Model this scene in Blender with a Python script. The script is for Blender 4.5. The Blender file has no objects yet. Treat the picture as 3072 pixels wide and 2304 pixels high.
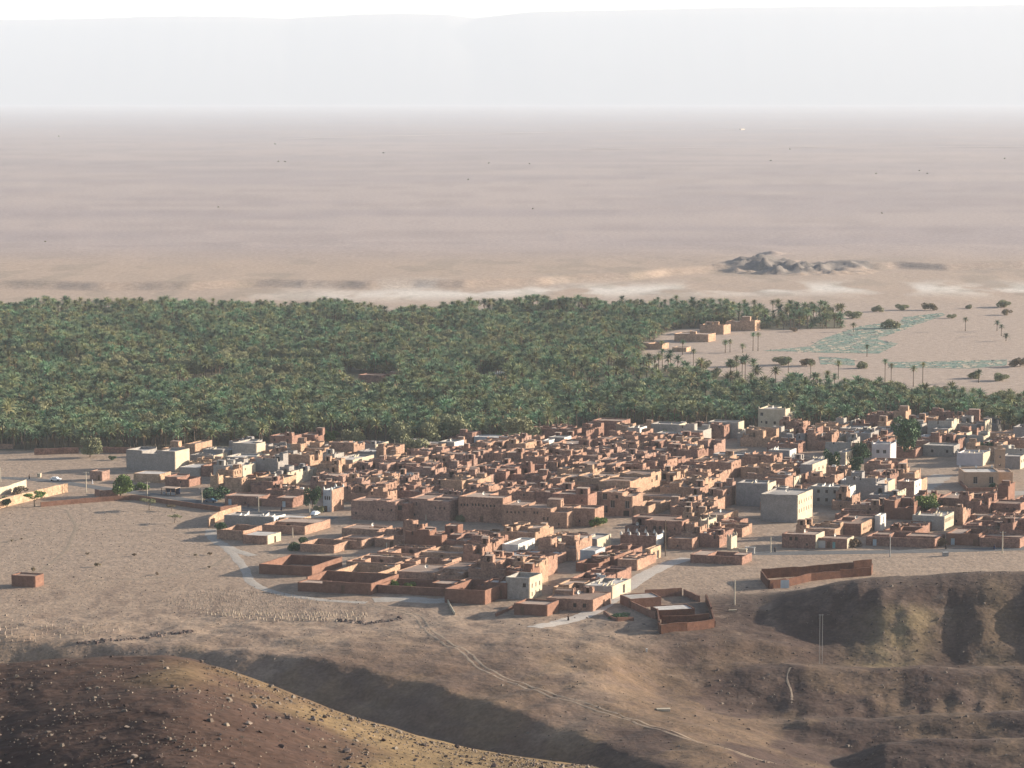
import bpy, math, random
import numpy as np
from mathutils import Vector

# ------------------------------------------------------------------ camera, light, exposure
scene = bpy.context.scene
R = math.radians
F, CAM_H, HORIZON = 7800.0, 145.0, 280.0            # focal length in photo pixels, eye height, horizon row
PITCH = math.atan((1152 - HORIZON) / F)
cam_data = bpy.data.cameras.new('camera')
cam_data.sensor_fit = 'HORIZONTAL'; cam_data.sensor_width = 36.0
cam_data.lens = 36.0 * F / 3072.0
cam_data.clip_start = 1.0; cam_data.clip_end = 200000.0
cam = bpy.data.objects.new('camera', cam_data)
cam.location = (0, 0, CAM_H); cam.rotation_euler = (math.pi / 2 - PITCH, 0, 0)
scene.collection.objects.link(cam); scene.camera = cam

SUN_EL, SUN_AZ = R(13.5), R(17.0)                    # azimuth counted from +X (photo right) towards +Y
sdir = Vector((math.cos(SUN_EL) * math.cos(SUN_AZ), math.cos(SUN_EL) * math.sin(SUN_AZ), math.sin(SUN_EL)))
world = bpy.data.worlds.new('World'); scene.world = world; world.use_nodes = True
wn = world.node_tree.nodes; wl = world.node_tree.links
sky = wn.new('ShaderNodeTexSky'); sky.sky_type = 'NISHITA'; sky.sun_disc = False
sky.sun_elevation = SUN_EL; sky.sun_rotation = math.pi / 2 - SUN_AZ
sky.altitude = 600; sky.air_density = 1.0; sky.dust_density = 2.0; sky.ozone_density = 1.0
wn['Background'].inputs['Strength'].default_value = 0.058
wl.new(sky.outputs['Color'], wn['Background'].inputs['Color'])
sun_data = bpy.data.lights.new('sun', 'SUN'); sun_data.energy = 4.4; sun_data.angle = R(0.8)
sun_data.color = (1.0, 0.87, 0.70)
sun = bpy.data.objects.new('sun', sun_data); sun.location = (300, 100, 400)
sun.rotation_euler = sdir.to_track_quat('Z', 'Y').to_euler(); scene.collection.objects.link(sun)
vs = scene.view_settings
scene.display_settings.display_device = 'sRGB'
vs.view_transform = 'Standard'; vs.look = 'None'; vs.gamma = 1.0; vs.use_curve_mapping = False
vs.exposure = 1.96
scene.cycles.volume_bounces = 0; scene.cycles.max_bounces = 4; scene.cycles.diffuse_bounces = 2
scene.cycles.use_denoising = True

# ------------------------------------------------------------------ helpers
COL = scene.collection
_cp, _sp = math.cos(PITCH), math.sin(PITCH)
def ray(px, py):
    xc, yc = (px - 1536) / F, (1152 - py) / F
    return np.array((xc, _cp + yc * _sp, -_sp + yc * _cp))
def gp(px, py, z=0.0):                                 # the point of height z seen at a photo pixel
    d = ray(px, py); k = (z - CAM_H) / d[2]
    return np.array((d[0] * k, d[1] * k))
def tpix(px, py):
    d = ray(px, py); return d[0] / d[1], -d[2] / d[1]

_PERM = np.random.RandomState(7).permutation(4096)
_VAL = np.random.RandomState(8).rand(4096)
def vnoise(x, y):
    xi = np.floor(x).astype(np.int64); yi = np.floor(y).astype(np.int64)
    fx, fy = x - xi, y - yi
    fx = fx * fx * (3 - 2 * fx); fy = fy * fy * (3 - 2 * fy)
    def h(a, b): return _VAL[(_PERM[a & 4095] + b * 131) & 4095]
    return ((h(xi, yi) * (1 - fx) + h(xi + 1, yi) * fx) * (1 - fy) + (h(xi, yi + 1) * (1 - fx) + h(xi + 1, yi + 1) * fx) * fy)
def fbm(x, y, o=4, g=0.5):
    s, a, t = 0, 1.0, 0
    for k in range(o):
        s = s + a * vnoise(x * 2 ** k + 17.3 * k, y * 2 ** k + 5.1 * k); t += a; a *= g
    return s / t
def sstep(a, b, x):
    t = np.clip((x - a) / (b - a), 0, 1); return t * t * (3 - 2 * t)
def interp_px(pts):
    """(px, py) crest -> arrays of tx, tz"""
    q = [tpix(*p) for p in pts]
    return np.array([a for a, b in q]), np.array([b for a, b in q])

def new_mesh(name, verts, faces, mats=(), mi=None, smooth=False):
    me = bpy.data.meshes.new(name)
    me.from_pydata([tuple(v) for v in verts], [], faces)
    for m in mats: me.materials.append(m)
    if mi is not None: me.polygons.foreach_set('material_index', np.array(mi, dtype=np.int32))
    if smooth: me.polygons.foreach_set('use_smooth', np.ones(len(me.polygons), dtype=bool))
    me.update(); return me
def link(name, me, parent=None, loc=(0, 0, 0), rz=0.0, **props):
    o = bpy.data.objects.new(name, me); COL.objects.link(o)
    if parent is not None: o.parent = parent
    o.location = loc; o.rotation_euler = (0, 0, rz)
    for k, v in props.items(): o[k] = v
    return o
def empty(name, loc, rz=0.0, label=None, category=None, group=None):
    o = bpy.data.objects.new(name, None); COL.objects.link(o)
    o.empty_display_size = 0.5
    o.location = loc; o.rotation_euler = (0, 0, rz)
    if label: o['label'] = label
    if category: o['category'] = category
    if group: o['group'] = group
    return o
def tag(o, label, category, group=None):
    o['label'] = label; o['category'] = category
    if group: o['group'] = group
    return o

# ------------------------------------------------------------------ materials
def mat(name, col, col2=None, scale=1.0, rough=0.95, bump=0.0, bscale=None, fine=None, detail=5.0, inst=0.0, spec=0.15, contrast=(0.35, 0.65), attr=False, dist=0.25):
    m = bpy.data.materials.new(name); m.use_nodes = True
    n, l = m.node_tree.nodes, m.node_tree.links
    b = n['Principled BSDF']; b.inputs['Roughness'].default_value = rough
    b.inputs['Specular IOR Level'].default_value = spec
    tc = n.new('ShaderNodeTexCoord')
    out = None
    if col2 is not None:
        no = n.new('ShaderNodeTexNoise'); no.inputs['Scale'].default_value = scale; no.inputs['Detail'].default_value = detail
        no.inputs['Roughness'].default_value = 0.62
        l.new(tc.outputs['Object'], no.inputs['Vector'])
        r = n.new('ShaderNodeValToRGB'); r.color_ramp.elements[0].position = contrast[0]; r.color_ramp.elements[1].position = contrast[1]
        r.color_ramp.elements[0].color = (*col, 1); r.color_ramp.elements[1].color = (*col2, 1)
        l.new(no.outputs['Fac'], r.inputs['Fac']); out = r.outputs['Color']
    if attr:
        at = n.new('ShaderNodeAttribute'); at.attribute_name = 'Col'; out2 = at.outputs['Color']
        if out is not None:
            mx = n.new('ShaderNodeMix'); mx.data_type = 'RGBA'; mx.blend_type = 'MULTIPLY'; mx.inputs['Factor'].default_value = 1.0
            l.new(out2, mx.inputs['A']); l.new(out, mx.inputs['B']); out = mx.outputs['Result']
        else: out = out2
    if fine:
        no2 = n.new('ShaderNodeTexNoise'); no2.inputs['Scale'].default_value = fine[0]; no2.inputs['Detail'].default_value = 3.0
        l.new(tc.outputs['Object'], no2.inputs['Vector'])
        mr = n.new('ShaderNodeMapRange'); mr.inputs['From Min'].default_value = 0.3; mr.inputs['From Max'].default_value = 0.7
        mr.inputs['To Min'].default_value = 1 - fine[1]; mr.inputs['To Max'].default_value = 1 + fine[1]
        l.new(no2.outputs['Fac'], mr.inputs['Value'])
        mx = n.new('ShaderNodeMix'); mx.data_type = 'RGBA'; mx.blend_type = 'MULTIPLY'; mx.inputs['Factor'].default_value = 1.0
        if out is None: mx.inputs['A'].default_value = (*col, 1)
        else: l.new(out, mx.inputs['A'])
        l.new(mr.outputs['Result'], mx.inputs['B']); out = mx.outputs['Result']
    if inst:
        oi = n.new('ShaderNodeObjectInfo'); hsv = n.new('ShaderNodeHueSaturation')
        mr = n.new('ShaderNodeMapRange'); mr.inputs['To Min'].default_value = 1 - inst; mr.inputs['To Max'].default_value = 1 + inst
        l.new(oi.outputs['Random'], mr.inputs['Value']); l.new(mr.outputs['Result'], hsv.inputs['Value'])
        mul = n.new('ShaderNodeMath'); mul.operation = 'MULTIPLY'; mul.inputs[1].default_value = 7.31
        fr = n.new('ShaderNodeMath'); fr.operation = 'FRACT'
        l.new(oi.outputs['Random'], mul.inputs[0]); l.new(mul.outputs[0], fr.inputs[0])
        mr2 = n.new('ShaderNodeMapRange'); mr2.inputs['To Min'].default_value = 0.5 - inst * 0.12; mr2.inputs['To Max'].default_value = 0.5 + inst * 0.06
        l.new(fr.outputs[0], mr2.inputs['Value']); l.new(mr2.outputs['Result'], hsv.inputs['Hue'])
        if out is None: hsv.inputs['Color'].default_value = (*col, 1)
        else: l.new(out, hsv.inputs['Color'])
        out = hsv.outputs['Color']
    if out is None: b.inputs['Base Color'].default_value = (*col, 1)
    else: l.new(out, b.inputs['Base Color'])
    if bump:
        nb = n.new('ShaderNodeTexNoise'); nb.inputs['Scale'].default_value = bscale or scale * 3; nb.inputs['Detail'].default_value = 4
        l.new(tc.outputs['Object'], nb.inputs['Vector'])
        bp = n.new('ShaderNodeBump'); bp.inputs['Strength'].default_value = bump; bp.inputs['Distance'].default_value = dist
        l.new(nb.outputs['Fac'], bp.inputs['Height']); l.new(bp.outputs['Normal'], b.inputs['Normal'])
    return m

# ------------------------------------------------------------------ terrain
def poly_dist(X, Y, pts):
    """distance to a polyline, with the sign of the side (positive = right of its direction)"""
    best = np.full(X.shape, 1e9); sgn = np.ones(X.shape)
    for (ax, ay), (bx, by) in zip(pts[:-1], pts[1:]):
        dx, dy = bx - ax, by - ay; L2 = dx * dx + dy * dy
        t = np.clip(((X - ax) * dx + (Y - ay) * dy) / L2, 0, 1)
        qx, qy = X - (ax + t * dx), Y - (ay + t * dy)
        d = np.hypot(qx, qy); c = dx * (Y - ay) - dy * (X - ax)
        m = d < best; best = np.where(m, d, best); sgn = np.where(m, np.where(c < 0, 1.0, -1.0), sgn)
    return best, sgn

HILL_A = interp_px([(-500, 2010), (0, 1992), (120, 1978), (260, 1970), (480, 1966), (570, 1976), (660, 2003), (780, 2046), (900, 2092), (1000, 2130), (1100, 2163), (1300, 2222), (1500, 2262), (1700, 2292), (1900, 2325), (2300, 2400), (3600, 2600)])
HILL_C1 = interp_px([(1500, 1800), (2100, 1792), (2280, 1780), (2400, 1757), (2500, 1742), (2600, 1729), (2800, 1719), (2900, 1715), (3072, 1712), (3500, 1725)])
HILL_C2 = interp_px([(1500, 2500), (1800, 2200), (1935, 2098), (2000, 2048), (2115, 2006), (2250, 1999), (2420, 1993), (2600, 1998), (2800, 1996), (3072, 2003), (3500, 2000)])
HILL_C3 = interp_px([(1500, 2700), (2000, 2330), (2200, 2225), (2300, 2182), (2420, 2163), (2500, 2158), (2650, 2150), (2800, 2143), (2950, 2139), (3072, 2128), (3500, 2120)])
HILL_C4 = interp_px([(1500, 2800), (2300, 2420), (2500, 2290), (2650, 2235), (2800, 2222), (3072, 2215), (3500, 2200)])
EDGE_B = [gp(px, py, 1.0) for px, py in ((-900, 1880), (-300, 1893), (0, 1902), (300, 1910), (600, 1930), (850, 1957), (1100, 1990), (1300, 2035), (1480, 2090), (1650, 2150), (1850, 2215), (2050, 2300), (2250, 2420), (2500, 2600))]
_dl = [gp(px, py, 0.0) for px, py in ((-900, 868), (0, 868), (330, 872), (560, 870), (690, 866), (760, 864), (900, 868), (1100, 870), (1240, 864), (1400, 866), (1600, 858), (1900, 846), (2000, 832), (2150, 818), (2300, 815), (2500, 815), (2700, 808), (2850, 815), (3100, 805), (3900, 805))]
DUNE_X = np.array([p[0] for p in _dl]); DUNE_Y = np.array([p[1] for p in _dl])
def ridge(tx, Y, prof, d0, an, af, cap=1e9):
    tz = np.interp(tx, *prof)
    x = d0 - Y; xn = np.minimum(x, cap)
    q = np.where(x > 0, an * (xn * xn + 2 * xn * (x - xn)), af * x * x)
    return CAM_H - Y * tz - q
def smax(a, b, k):
    h = np.clip(0.5 + 0.5 * (a - b) / k, 0, 1)
    return b * (1 - h) + a * h + k * h * (1 - h)
def terrain(X, Y):
    tx = X / np.maximum(Y, 1.0)
    PX = 1536 + tx * F * 0.99                           # rough photo column, for shaping the rills
    n1 = fbm(X / 40, Y / 40, 4) - 0.5
    n2 = fbm(X / 9 + 50, Y / 9, 3) - 0.5
    n3 = fbm(X / 2.6 + 9, Y / 2.6, 2) - 0.5
    near = 1 - sstep(690, 760, Y)
    z = 0.5 * n1 * sstep(690, 740, Y) * (1 - sstep(1000, 1100, Y)) * 0.5
    # plateau B with its bank on the near left side
    d, s = poly_dist(X, Y, EDGE_B) if Y.size else (X, X)
    dn = np.where(s > 0, d, 0)
    warp = 4.0 * (fbm(X / 14 + (Y / 30), Y / 60, 3) - 0.5)
    dn = np.maximum(0, dn + warp * sstep(0, 6, dn))
    rills = 2.0 * (np.abs(fbm((X + Y * 0.9) / 7.0, (Y - X * 0.9) / 60.0, 3) - 0.5) * 2) * sstep(2, 14, dn)
    bank = -0.50 * (np.sqrt(dn * dn + 36) - 6) - rills
    zB = np.maximum(bank, -24) + 3.0 * n1 * near * (1 - sstep(660, 700, Y) * 0.6) + 1.5 * n2 * near + 0.42 * n3 * near
    dl = np.where(s < 0, d, 0)
    zB = zB - 0.16 * np.maximum(0, dl - 16) * sstep(1750, 2000, PX) * (1 - sstep(640, 690, Y))
    z = np.where(Y < 760, z + zB * near, z)
    sub = Y < 900
    z = z - 5.0 * sstep(2050, 2700, PX) * (1 - sstep(700, 738, Y)) * sub
    # right hand hills: dark slopes towards the viewer
    def add(z, prof, d0, an, af, cap, k, x0, x1, rill):
        h = ridge(tx, Y, prof, d0, an, af, cap)
        depth = np.clip(d0 - Y, 0, 80)
        h = h + rill * sstep(2, 26, depth) + 1.3 * n2 + 0.5 * n3 + 2.2 * n1
        m = sstep(x0, x1, PX)
        h = np.where(Y > d0 + 70, -99, h)
        return np.where(sub & (m > 0), z * (1 - m) + smax(z, h, k) * m, z)
    sp = np.interp(PX, [2300, 2520, 2640, 2690, 2840, 2880, 2935, 3060, 3110, 3180, 3300], [0, 0.6, 6.0, 5.0, -2.5, -2.0, 1.6, 0.2, 4.2, 3.5, 0])
    rl = (np.abs(fbm(PX / 75.0, Y / 90, 3) - 0.5) * -5.0)
    rl2 = (np.abs(fbm(PX / 26.0 + 5, Y / 60, 3) - 0.5) * -2.6)
    z = add(z, HILL_C1, 735, 0.0125, 0.010, 24, 4.5, 2020, 2600, sp * 0.30 * sstep(10, 34, 735 - Y) + rl * 0.7 + rl2 * 0.5)
    z = add(z, HILL_C2, 672, 0.024, 0.006, 10, 3.0, 1740, 2200, rl * 0.3 + rl2 * 0.25)
    z = add(z, HILL_C3, 628, 0.022, 0.006, 10, 2.4, 2040, 2440, rl * 0.3 + rl2 * 0.25)
    z = add(z, HILL_C4, 596, 0.020, 0.006, 10, 1.6, 2220, 2500, rl * 0.3 + rl2 * 0.25)
    # the rocky hill in front
    zA = ridge(tx, Y, HILL_A, 270.0, 0.0016, 0.0022)
    near_l = np.clip(270 - Y, 0, 140) * np.clip(6 - X, 0, 70) * 0.0030
    zA = zA - near_l + 0.9 * n1 * sstep(5, 40, np.abs(Y - 270)) + 0.55 * n2 + 0.30 * n3
    z = np.where(Y < 520, np.maximum(z, zA), z)
    # scarp and dunes beyond the palms
    dl_ = np.interp(X, DUNE_X, DUNE_Y) + 34 * (fbm(X / 60, Y / 400, 4) - 0.5)
    far = sstep(1700, 1800, Y)
    up = np.maximum(0, Y - dl_) * 0.6
    z = z + far * (4.6 * sstep(0, 22, up) + 1.6 * (fbm(X / 60, Y / 90, 4) - 0.5) + 1.5 * (fbm(X / 160, Y / 240, 3) - 0.5) * sstep(2000, 2400, Y))
    for px, py, w, dd, hh, sk in ((2315, 802, 17, 30, 4.6, 0), (2265, 804, 17, 26, 3.4, 0), (2360, 810, 15, 22, 2.6, 0), (2440, 808, 11, 24, 3.2, 0), (2480, 808, 8, 20, 3, 0), (2556, 802, 12, 26, 4, 0), (2318, 772, 7, 20, 2.6, 0), (2215, 806, 10, 18, 2.5, 0)):
        gx, gy = gp(px, py, 2.0)
        q = np.sqrt(((X - gx) / w) ** 2 + ((Y - gy) / dd) ** 2)
        z = z + hh * np.clip(1 - q * 0.62 + 1.7 * (fbm(X / 9, Y / 15, 4) - 0.5), 0, 1.1) ** 1.1
    z = z + 8.0 * sstep(3000, 9000, Y) * (fbm(X / 700, Y / 900, 3) - 0.5)
    return z

ys = np.concatenate([np.arange(60, 160, 4.0), np.arange(160, 330, 0.85), np.arange(330, 720, 1.3), np.arange(720, 1700, 7.0), np.arange(1700, 2500, 5.0), 2500 * 1.028 ** np.arange(0, 120)])
NS = 400
ss = np.linspace(-1, 1, NS + 1)
HW = lambda y: 60 + 0.31 * y
YY = np.repeat(ys[:, None], NS + 1, 1); XX = ss[None, :] * HW(ys)[:, None]
ZZ = terrain(XX, YY)
def gz(x, y):
    """height of the ground mesh at a point"""
    i = int(np.clip(np.searchsorted(ys, y) - 1, 0, len(ys) - 2)); v = (y - ys[i]) / (ys[i + 1] - ys[i])
    s = np.clip((x / HW(y) + 1) * 0.5 * NS, 0, NS - 1e-6); j = int(s); u = s - j
    return float((ZZ[i, j] * (1 - u) + ZZ[i, j + 1] * u) * (1 - v) + (ZZ[i + 1, j] * (1 - u) + ZZ[i + 1, j + 1] * u) * v)
def hit(px, py, d0=150.0):
    """first ground point along the line of sight of a photo pixel"""
    r = ray(px, py); r = r / r[1]; y = d0; st = 1.5; prev = y
    while y < 40000:
        if CAM_H + r[2] * y < gz(r[0] * y, y):
            lo, hi = prev, y
            for _ in range(12):
                m = (lo + hi) / 2
                if CAM_H + r[2] * m < gz(r[0] * m, m): hi = m
                else: lo = m
            return np.array((r[0] * hi, hi, gz(r[0] * hi, hi)))
        prev = y; y += st if y < 1000 else y * 0.003
    return np.array((r[0] * y, y, 0.0))

def in_poly(X, Y, poly):
    c = np.zeros(X.shape, dtype=bool); n = len(poly)
    for i in range(n):
        (x0, y0), (x1, y1) = poly[i], poly[i - 1]
        m = ((y0 > Y) != (y1 > Y)) & (X < (x1 - x0) * (Y - y0) / ((y1 - y0) if y1 != y0 else 1e-9) + x0)
        c ^= m
    return c
def gpoly(pts, z=0.0): return [gp(a, b, z) for a, b in pts]
GROVE = gpoly([(-700, 946), (0, 944), (600, 938), (1000, 932), (1080, 945), (1450, 945), (1560, 932), (1950, 930), (2250, 945), (2530, 962), (2530, 985), (2260, 990), (2050, 985), (1990, 1000), (1940, 1040), (1900, 1095), (2060, 1118), (2250, 1140), (2450, 1165), (2680, 1180), (2850, 1200), (3072, 1215), (3700, 1240),
               (3700, 1330), (3072, 1310), (2950, 1290), (2760, 1262), (2660, 1258), (2560, 1290), (2380, 1300), (2200, 1290), (1900, 1278), (1780, 1290), (1560, 1325), (1300, 1340), (1200, 1330), (900, 1322), (780, 1345), (600, 1345), (470, 1352), (300, 1352), (0, 1348), (-700, 1348)])

def ground_colours(X, Y, Z):
    def C(*c): return np.array(c)
    n = fbm(X / 30, Y / 30, 4); nb = fbm(X / 6 + 31, Y / 6, 4); nf = fbm(X / 300, Y / 300, 5)
    c = np.empty(X.shape + (3,)); c[:] = C(0.270, 0.200, 0.148)
    def blend(c, w, col):
        w = np.clip(w, 0, 1)[..., None]; return c * (1 - w) + C(*col) * w
    c = blend(c, sstep(0.45, 0.7, nb) * 0.5, (0.215, 0.155, 0.118))
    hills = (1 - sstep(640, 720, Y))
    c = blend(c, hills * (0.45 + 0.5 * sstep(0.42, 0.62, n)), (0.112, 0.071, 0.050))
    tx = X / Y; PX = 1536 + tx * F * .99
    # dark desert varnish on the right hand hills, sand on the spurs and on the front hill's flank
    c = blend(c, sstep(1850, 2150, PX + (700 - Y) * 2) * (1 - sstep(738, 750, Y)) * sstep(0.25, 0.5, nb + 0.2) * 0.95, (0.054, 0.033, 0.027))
    c = blend(c, sstep(0.48, 0.60, fbm(X / 14 + 3, Y / 22, 4)) * hills * 0.4, (0.190, 0.128, 0.076))
    fa = (Y < 330)
    c = np.where(fa[..., None], blend(blend(c, np.ones(X.shape), (0.155, 0.106, 0.055)), sstep(0.40, 0.6, n + 0.02 * (8 - X) * (X < 8) * 0.12 + (X < -8) * 0.10 * sstep(-8, -22, X)), (0.064, 0.037, 0.028)), c)
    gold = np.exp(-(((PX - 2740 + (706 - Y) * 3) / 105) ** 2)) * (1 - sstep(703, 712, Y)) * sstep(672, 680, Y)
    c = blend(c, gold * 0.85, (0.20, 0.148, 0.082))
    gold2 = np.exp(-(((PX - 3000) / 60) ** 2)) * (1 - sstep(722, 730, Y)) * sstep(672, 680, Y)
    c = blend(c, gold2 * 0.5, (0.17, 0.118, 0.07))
    stk = fbm((X + Y * 0.9) / 5.0, (Y - X * 0.9) / 45.0 + 7, 3)
    c = blend(c, sstep(0.46, 0.62, stk) * (1 - sstep(610, 660, Y)) * (Y > 330) * 0.5, (0.072, 0.047, 0.038))
    c = blend(c, sstep(0.56, 0.66, fbm(X / 3.5 + 70, Y / 5.5, 3)) * sstep(600, 640, Y) * (1 - sstep(740, 780, Y)) * 0.5, (0.12, 0.082, 0.064))
    # village dust, grove soil, sand beyond
    c = blend(c, sstep(760, 800, Y) * (1 - sstep(1200, 1300, Y)) * 0.6, (0.27, 0.205, 0.158))
    c = blend(c, sstep(1180, 1300, Y), (0.32, 0.25, 0.205))
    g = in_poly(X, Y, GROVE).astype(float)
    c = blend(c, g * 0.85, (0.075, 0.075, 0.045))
    ns = fbm(X / 40 + 8, Y / 110, 4)
    c = blend(c, sstep(1750, 1850, Y) * 0.8, (0.33, 0.25, 0.195))
    pale = np.exp(-((Y - 1905 - 40 * np.sin(X / 170)) / 60) ** 2) * sstep(-260, -60, X) * sstep(0.42, 0.6, ns)
    c = blend(c, pale, (0.52, 0.47, 0.42))
    c = blend(c, sstep(0.56, 0.66, fbm(X / 25, Y / 70 + 4, 4)) * sstep(1800, 1850, Y) * (1 - sstep(2200, 2300, Y)) * 0.3, (0.17, 0.15, 0.12))
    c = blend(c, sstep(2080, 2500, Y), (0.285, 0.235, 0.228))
    c = blend(c, sstep(4500, 16000, Y) * 0.9, (0.30, 0.275, 0.285))  # lilac plain, lightened with distance: part of the haze is put into this colour
    st = fbm(X / 420, Y / 170, 5); st2 = fbm(X / 90, Y / 60, 4)
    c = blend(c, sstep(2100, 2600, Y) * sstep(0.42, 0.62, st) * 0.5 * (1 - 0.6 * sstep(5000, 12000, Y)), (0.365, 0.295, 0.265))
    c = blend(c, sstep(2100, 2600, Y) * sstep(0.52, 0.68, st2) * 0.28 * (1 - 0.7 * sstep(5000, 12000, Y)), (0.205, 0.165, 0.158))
    for px, py, w, dd in ((2300, 798, 24, 38), (2240, 801, 20, 34), (2345, 810, 24, 28), (2455, 804, 22, 30), (2556, 796, 17, 32)):
        gx, gy = gp(px, py, 2.0)
        q = np.sqrt(((X - gx) / w) ** 2 + ((Y - gy) / dd) ** 2) + 0.6 * (ns - 0.5)
        c = blend(c, 1 - sstep(0.7, 1.15, q), (0.175, 0.152, 0.138))
    return c
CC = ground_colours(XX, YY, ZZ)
nr, nc = YY.shape
idx = np.arange(nr * nc).reshape(nr, nc)
quads = np.stack([idx[:-1, :-1], idx[:-1, 1:], idx[1:, 1:], idx[1:, :-1]], -1).reshape(-1, 4)
me = bpy.data.meshes.new('ground')
me.vertices.add(nr * nc); me.vertices.foreach_set('co', np.stack([XX, YY, ZZ], -1).astype(np.float32).ravel())
me.loops.add(quads.size); me.loops.foreach_set('vertex_index', quads.astype(np.int32).ravel())
me.polygons.add(len(quads)); me.polygons.foreach_set('loop_start', np.arange(0, quads.size, 4, dtype=np.int32))
me.polygons.foreach_set('loop_total', np.full(len(quads), 4, dtype=np.int32))
me.polygons.foreach_set('use_smooth', np.ones(len(quads), dtype=bool))
me.update(calc_edges=True)
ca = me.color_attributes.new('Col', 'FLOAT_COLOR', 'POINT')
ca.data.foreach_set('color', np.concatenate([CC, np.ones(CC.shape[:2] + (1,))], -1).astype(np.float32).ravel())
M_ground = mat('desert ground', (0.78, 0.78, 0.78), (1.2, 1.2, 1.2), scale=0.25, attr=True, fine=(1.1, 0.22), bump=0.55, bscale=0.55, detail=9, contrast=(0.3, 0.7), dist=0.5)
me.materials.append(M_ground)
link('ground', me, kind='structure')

# mountains at the far side of the plain: one long flat-topped ridge
def build_mountains():
    D = 34000.0
    prof = interp_px([(-900, 75), (0, 60), (250, 57), (400, 52), (560, 49), (700, 50), (860, 56), (940, 51), (1080, 44), (1200, 41), (1350, 45), (1425, 55), (1460, 51), (1600, 36), (1800, 32), (2000, 28), (2200, 23), (2500, 20), (2750, 20), (3072, 14), (4000, 10)])
    n, m = 420, 14
    tx = np.linspace(-0.31, 0.31, n)
    top = CAM_H - D * np.interp(tx, *prof)
    top = top + 10 * (fbm(tx * 500, tx * 0 + 3, 4) - 0.5)
    vs_, fs = [], []
    for j in range(m + 4):
        for i in range(n):
            k = min(j, m) / m
            back = max(0, j - m)
            f = k ** 1.6 if k < 0.75 else k ** 1.6 + 0 * k
            gul = 30 * (abs(float(fbm(np.array([tx[i] * 160]), np.array([k * 1.5]), 4)[0]) - 0.5)) * math.sin(math.pi * min(1, k * 1.05))
            y = D - 2600 * (1 - k) - gul + back * 1500
            x = tx[i] * (D + (y - D) * 0.3 + back * 600)
            vs_.append((x, y, -20 + (top[i] + 20) * f - back * 30))
    for j in range(m + 3):
        for i in range(n - 1):
            a = j * n + i; fs.append((a, a + 1, a + n + 1, a + n))
    M = mat('far rock', (0.22, 0.205, 0.20), (0.235, 0.22, 0.215), scale=0.001)
    link('mountains', new_mesh('mountains', vs_, fs, [M], smooth=True), kind='structure')
build_mountains()

# the air: one closed box of pale haze round everything
def build_haze():
    z0, z1, x, y0, y1 = min(float(ZZ.min()), -20.0) - 2.0, 1460.0, 26000.0, -6000.0, 75000.0
    v = [(-x, y0, z0), (x, y0, z0), (x, y1, z0), (-x, y1, z0), (-x, y0, z1), (x, y0, z1), (x, y1, z1), (-x, y1, z1)]
    f = [(0, 3, 2, 1), (4, 5, 6, 7), (0, 1, 5, 4), (1, 2, 6, 5), (2, 3, 7, 6), (3, 0, 4, 7)]
    m = bpy.data.materials.new('haze'); m.use_nodes = True; m.node_tree.nodes.clear()
    out = m.node_tree.nodes.new('ShaderNodeOutputMaterial'); pv = m.node_tree.nodes.new('ShaderNodeVolumePrincipled')
    pv.inputs['Color'].default_value = (0.77, 0.85, 0.99, 1); pv.inputs['Density'].default_value = 0.000046
    pv.inputs['Anisotropy'].default_value = 0.0
    m.node_tree.links.new(pv.outputs['Volume'], out.inputs['Volume'])
    link('haze', new_mesh('haze', v, f, [m]), kind='stuff')
build_haze()
# ------------------------------------------------------------------ building kit
ROT = R(15.0)                                              # the village's house fronts run 15 degrees off the picture plane
SKEW = math.tan(R(11.0))                                   # and its plots are oblique: side walls lean 11 degrees off the square
class MB:
    def __init__(s): s.v, s.f, s.m = [], [], []
    def quad(s, a, b, c, d, mi=0):
        n = len(s.v); s.v += [a, b, c, d]; s.f.append((n, n + 1, n + 2, n + 3)); s.m.append(mi)
    def box(s, x0, x1, y0, y1, z0, z1, mi=0, top=None):
        p = [(x0, y0, z0), (x1, y0, z0), (x1, y1, z0), (x0, y1, z0), (x0, y0, z1), (x1, y0, z1), (x1, y1, z1), (x0, y1, z1)]
        n = len(s.v); s.v += p
        for q, t in (((0, 3, 2, 1), 0), ((4, 5, 6, 7), 1), ((0, 1, 5, 4), 0), ((1, 2, 6, 5), 0), ((2, 3, 7, 6), 0), ((3, 0, 4, 7), 0)):
            s.f.append(tuple(n + i for i in q)); s.m.append(top if (t and top is not None) else mi)
    def mesh(s, name, mats): return new_mesh(name, s.v, s.f, mats, s.m)

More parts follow.
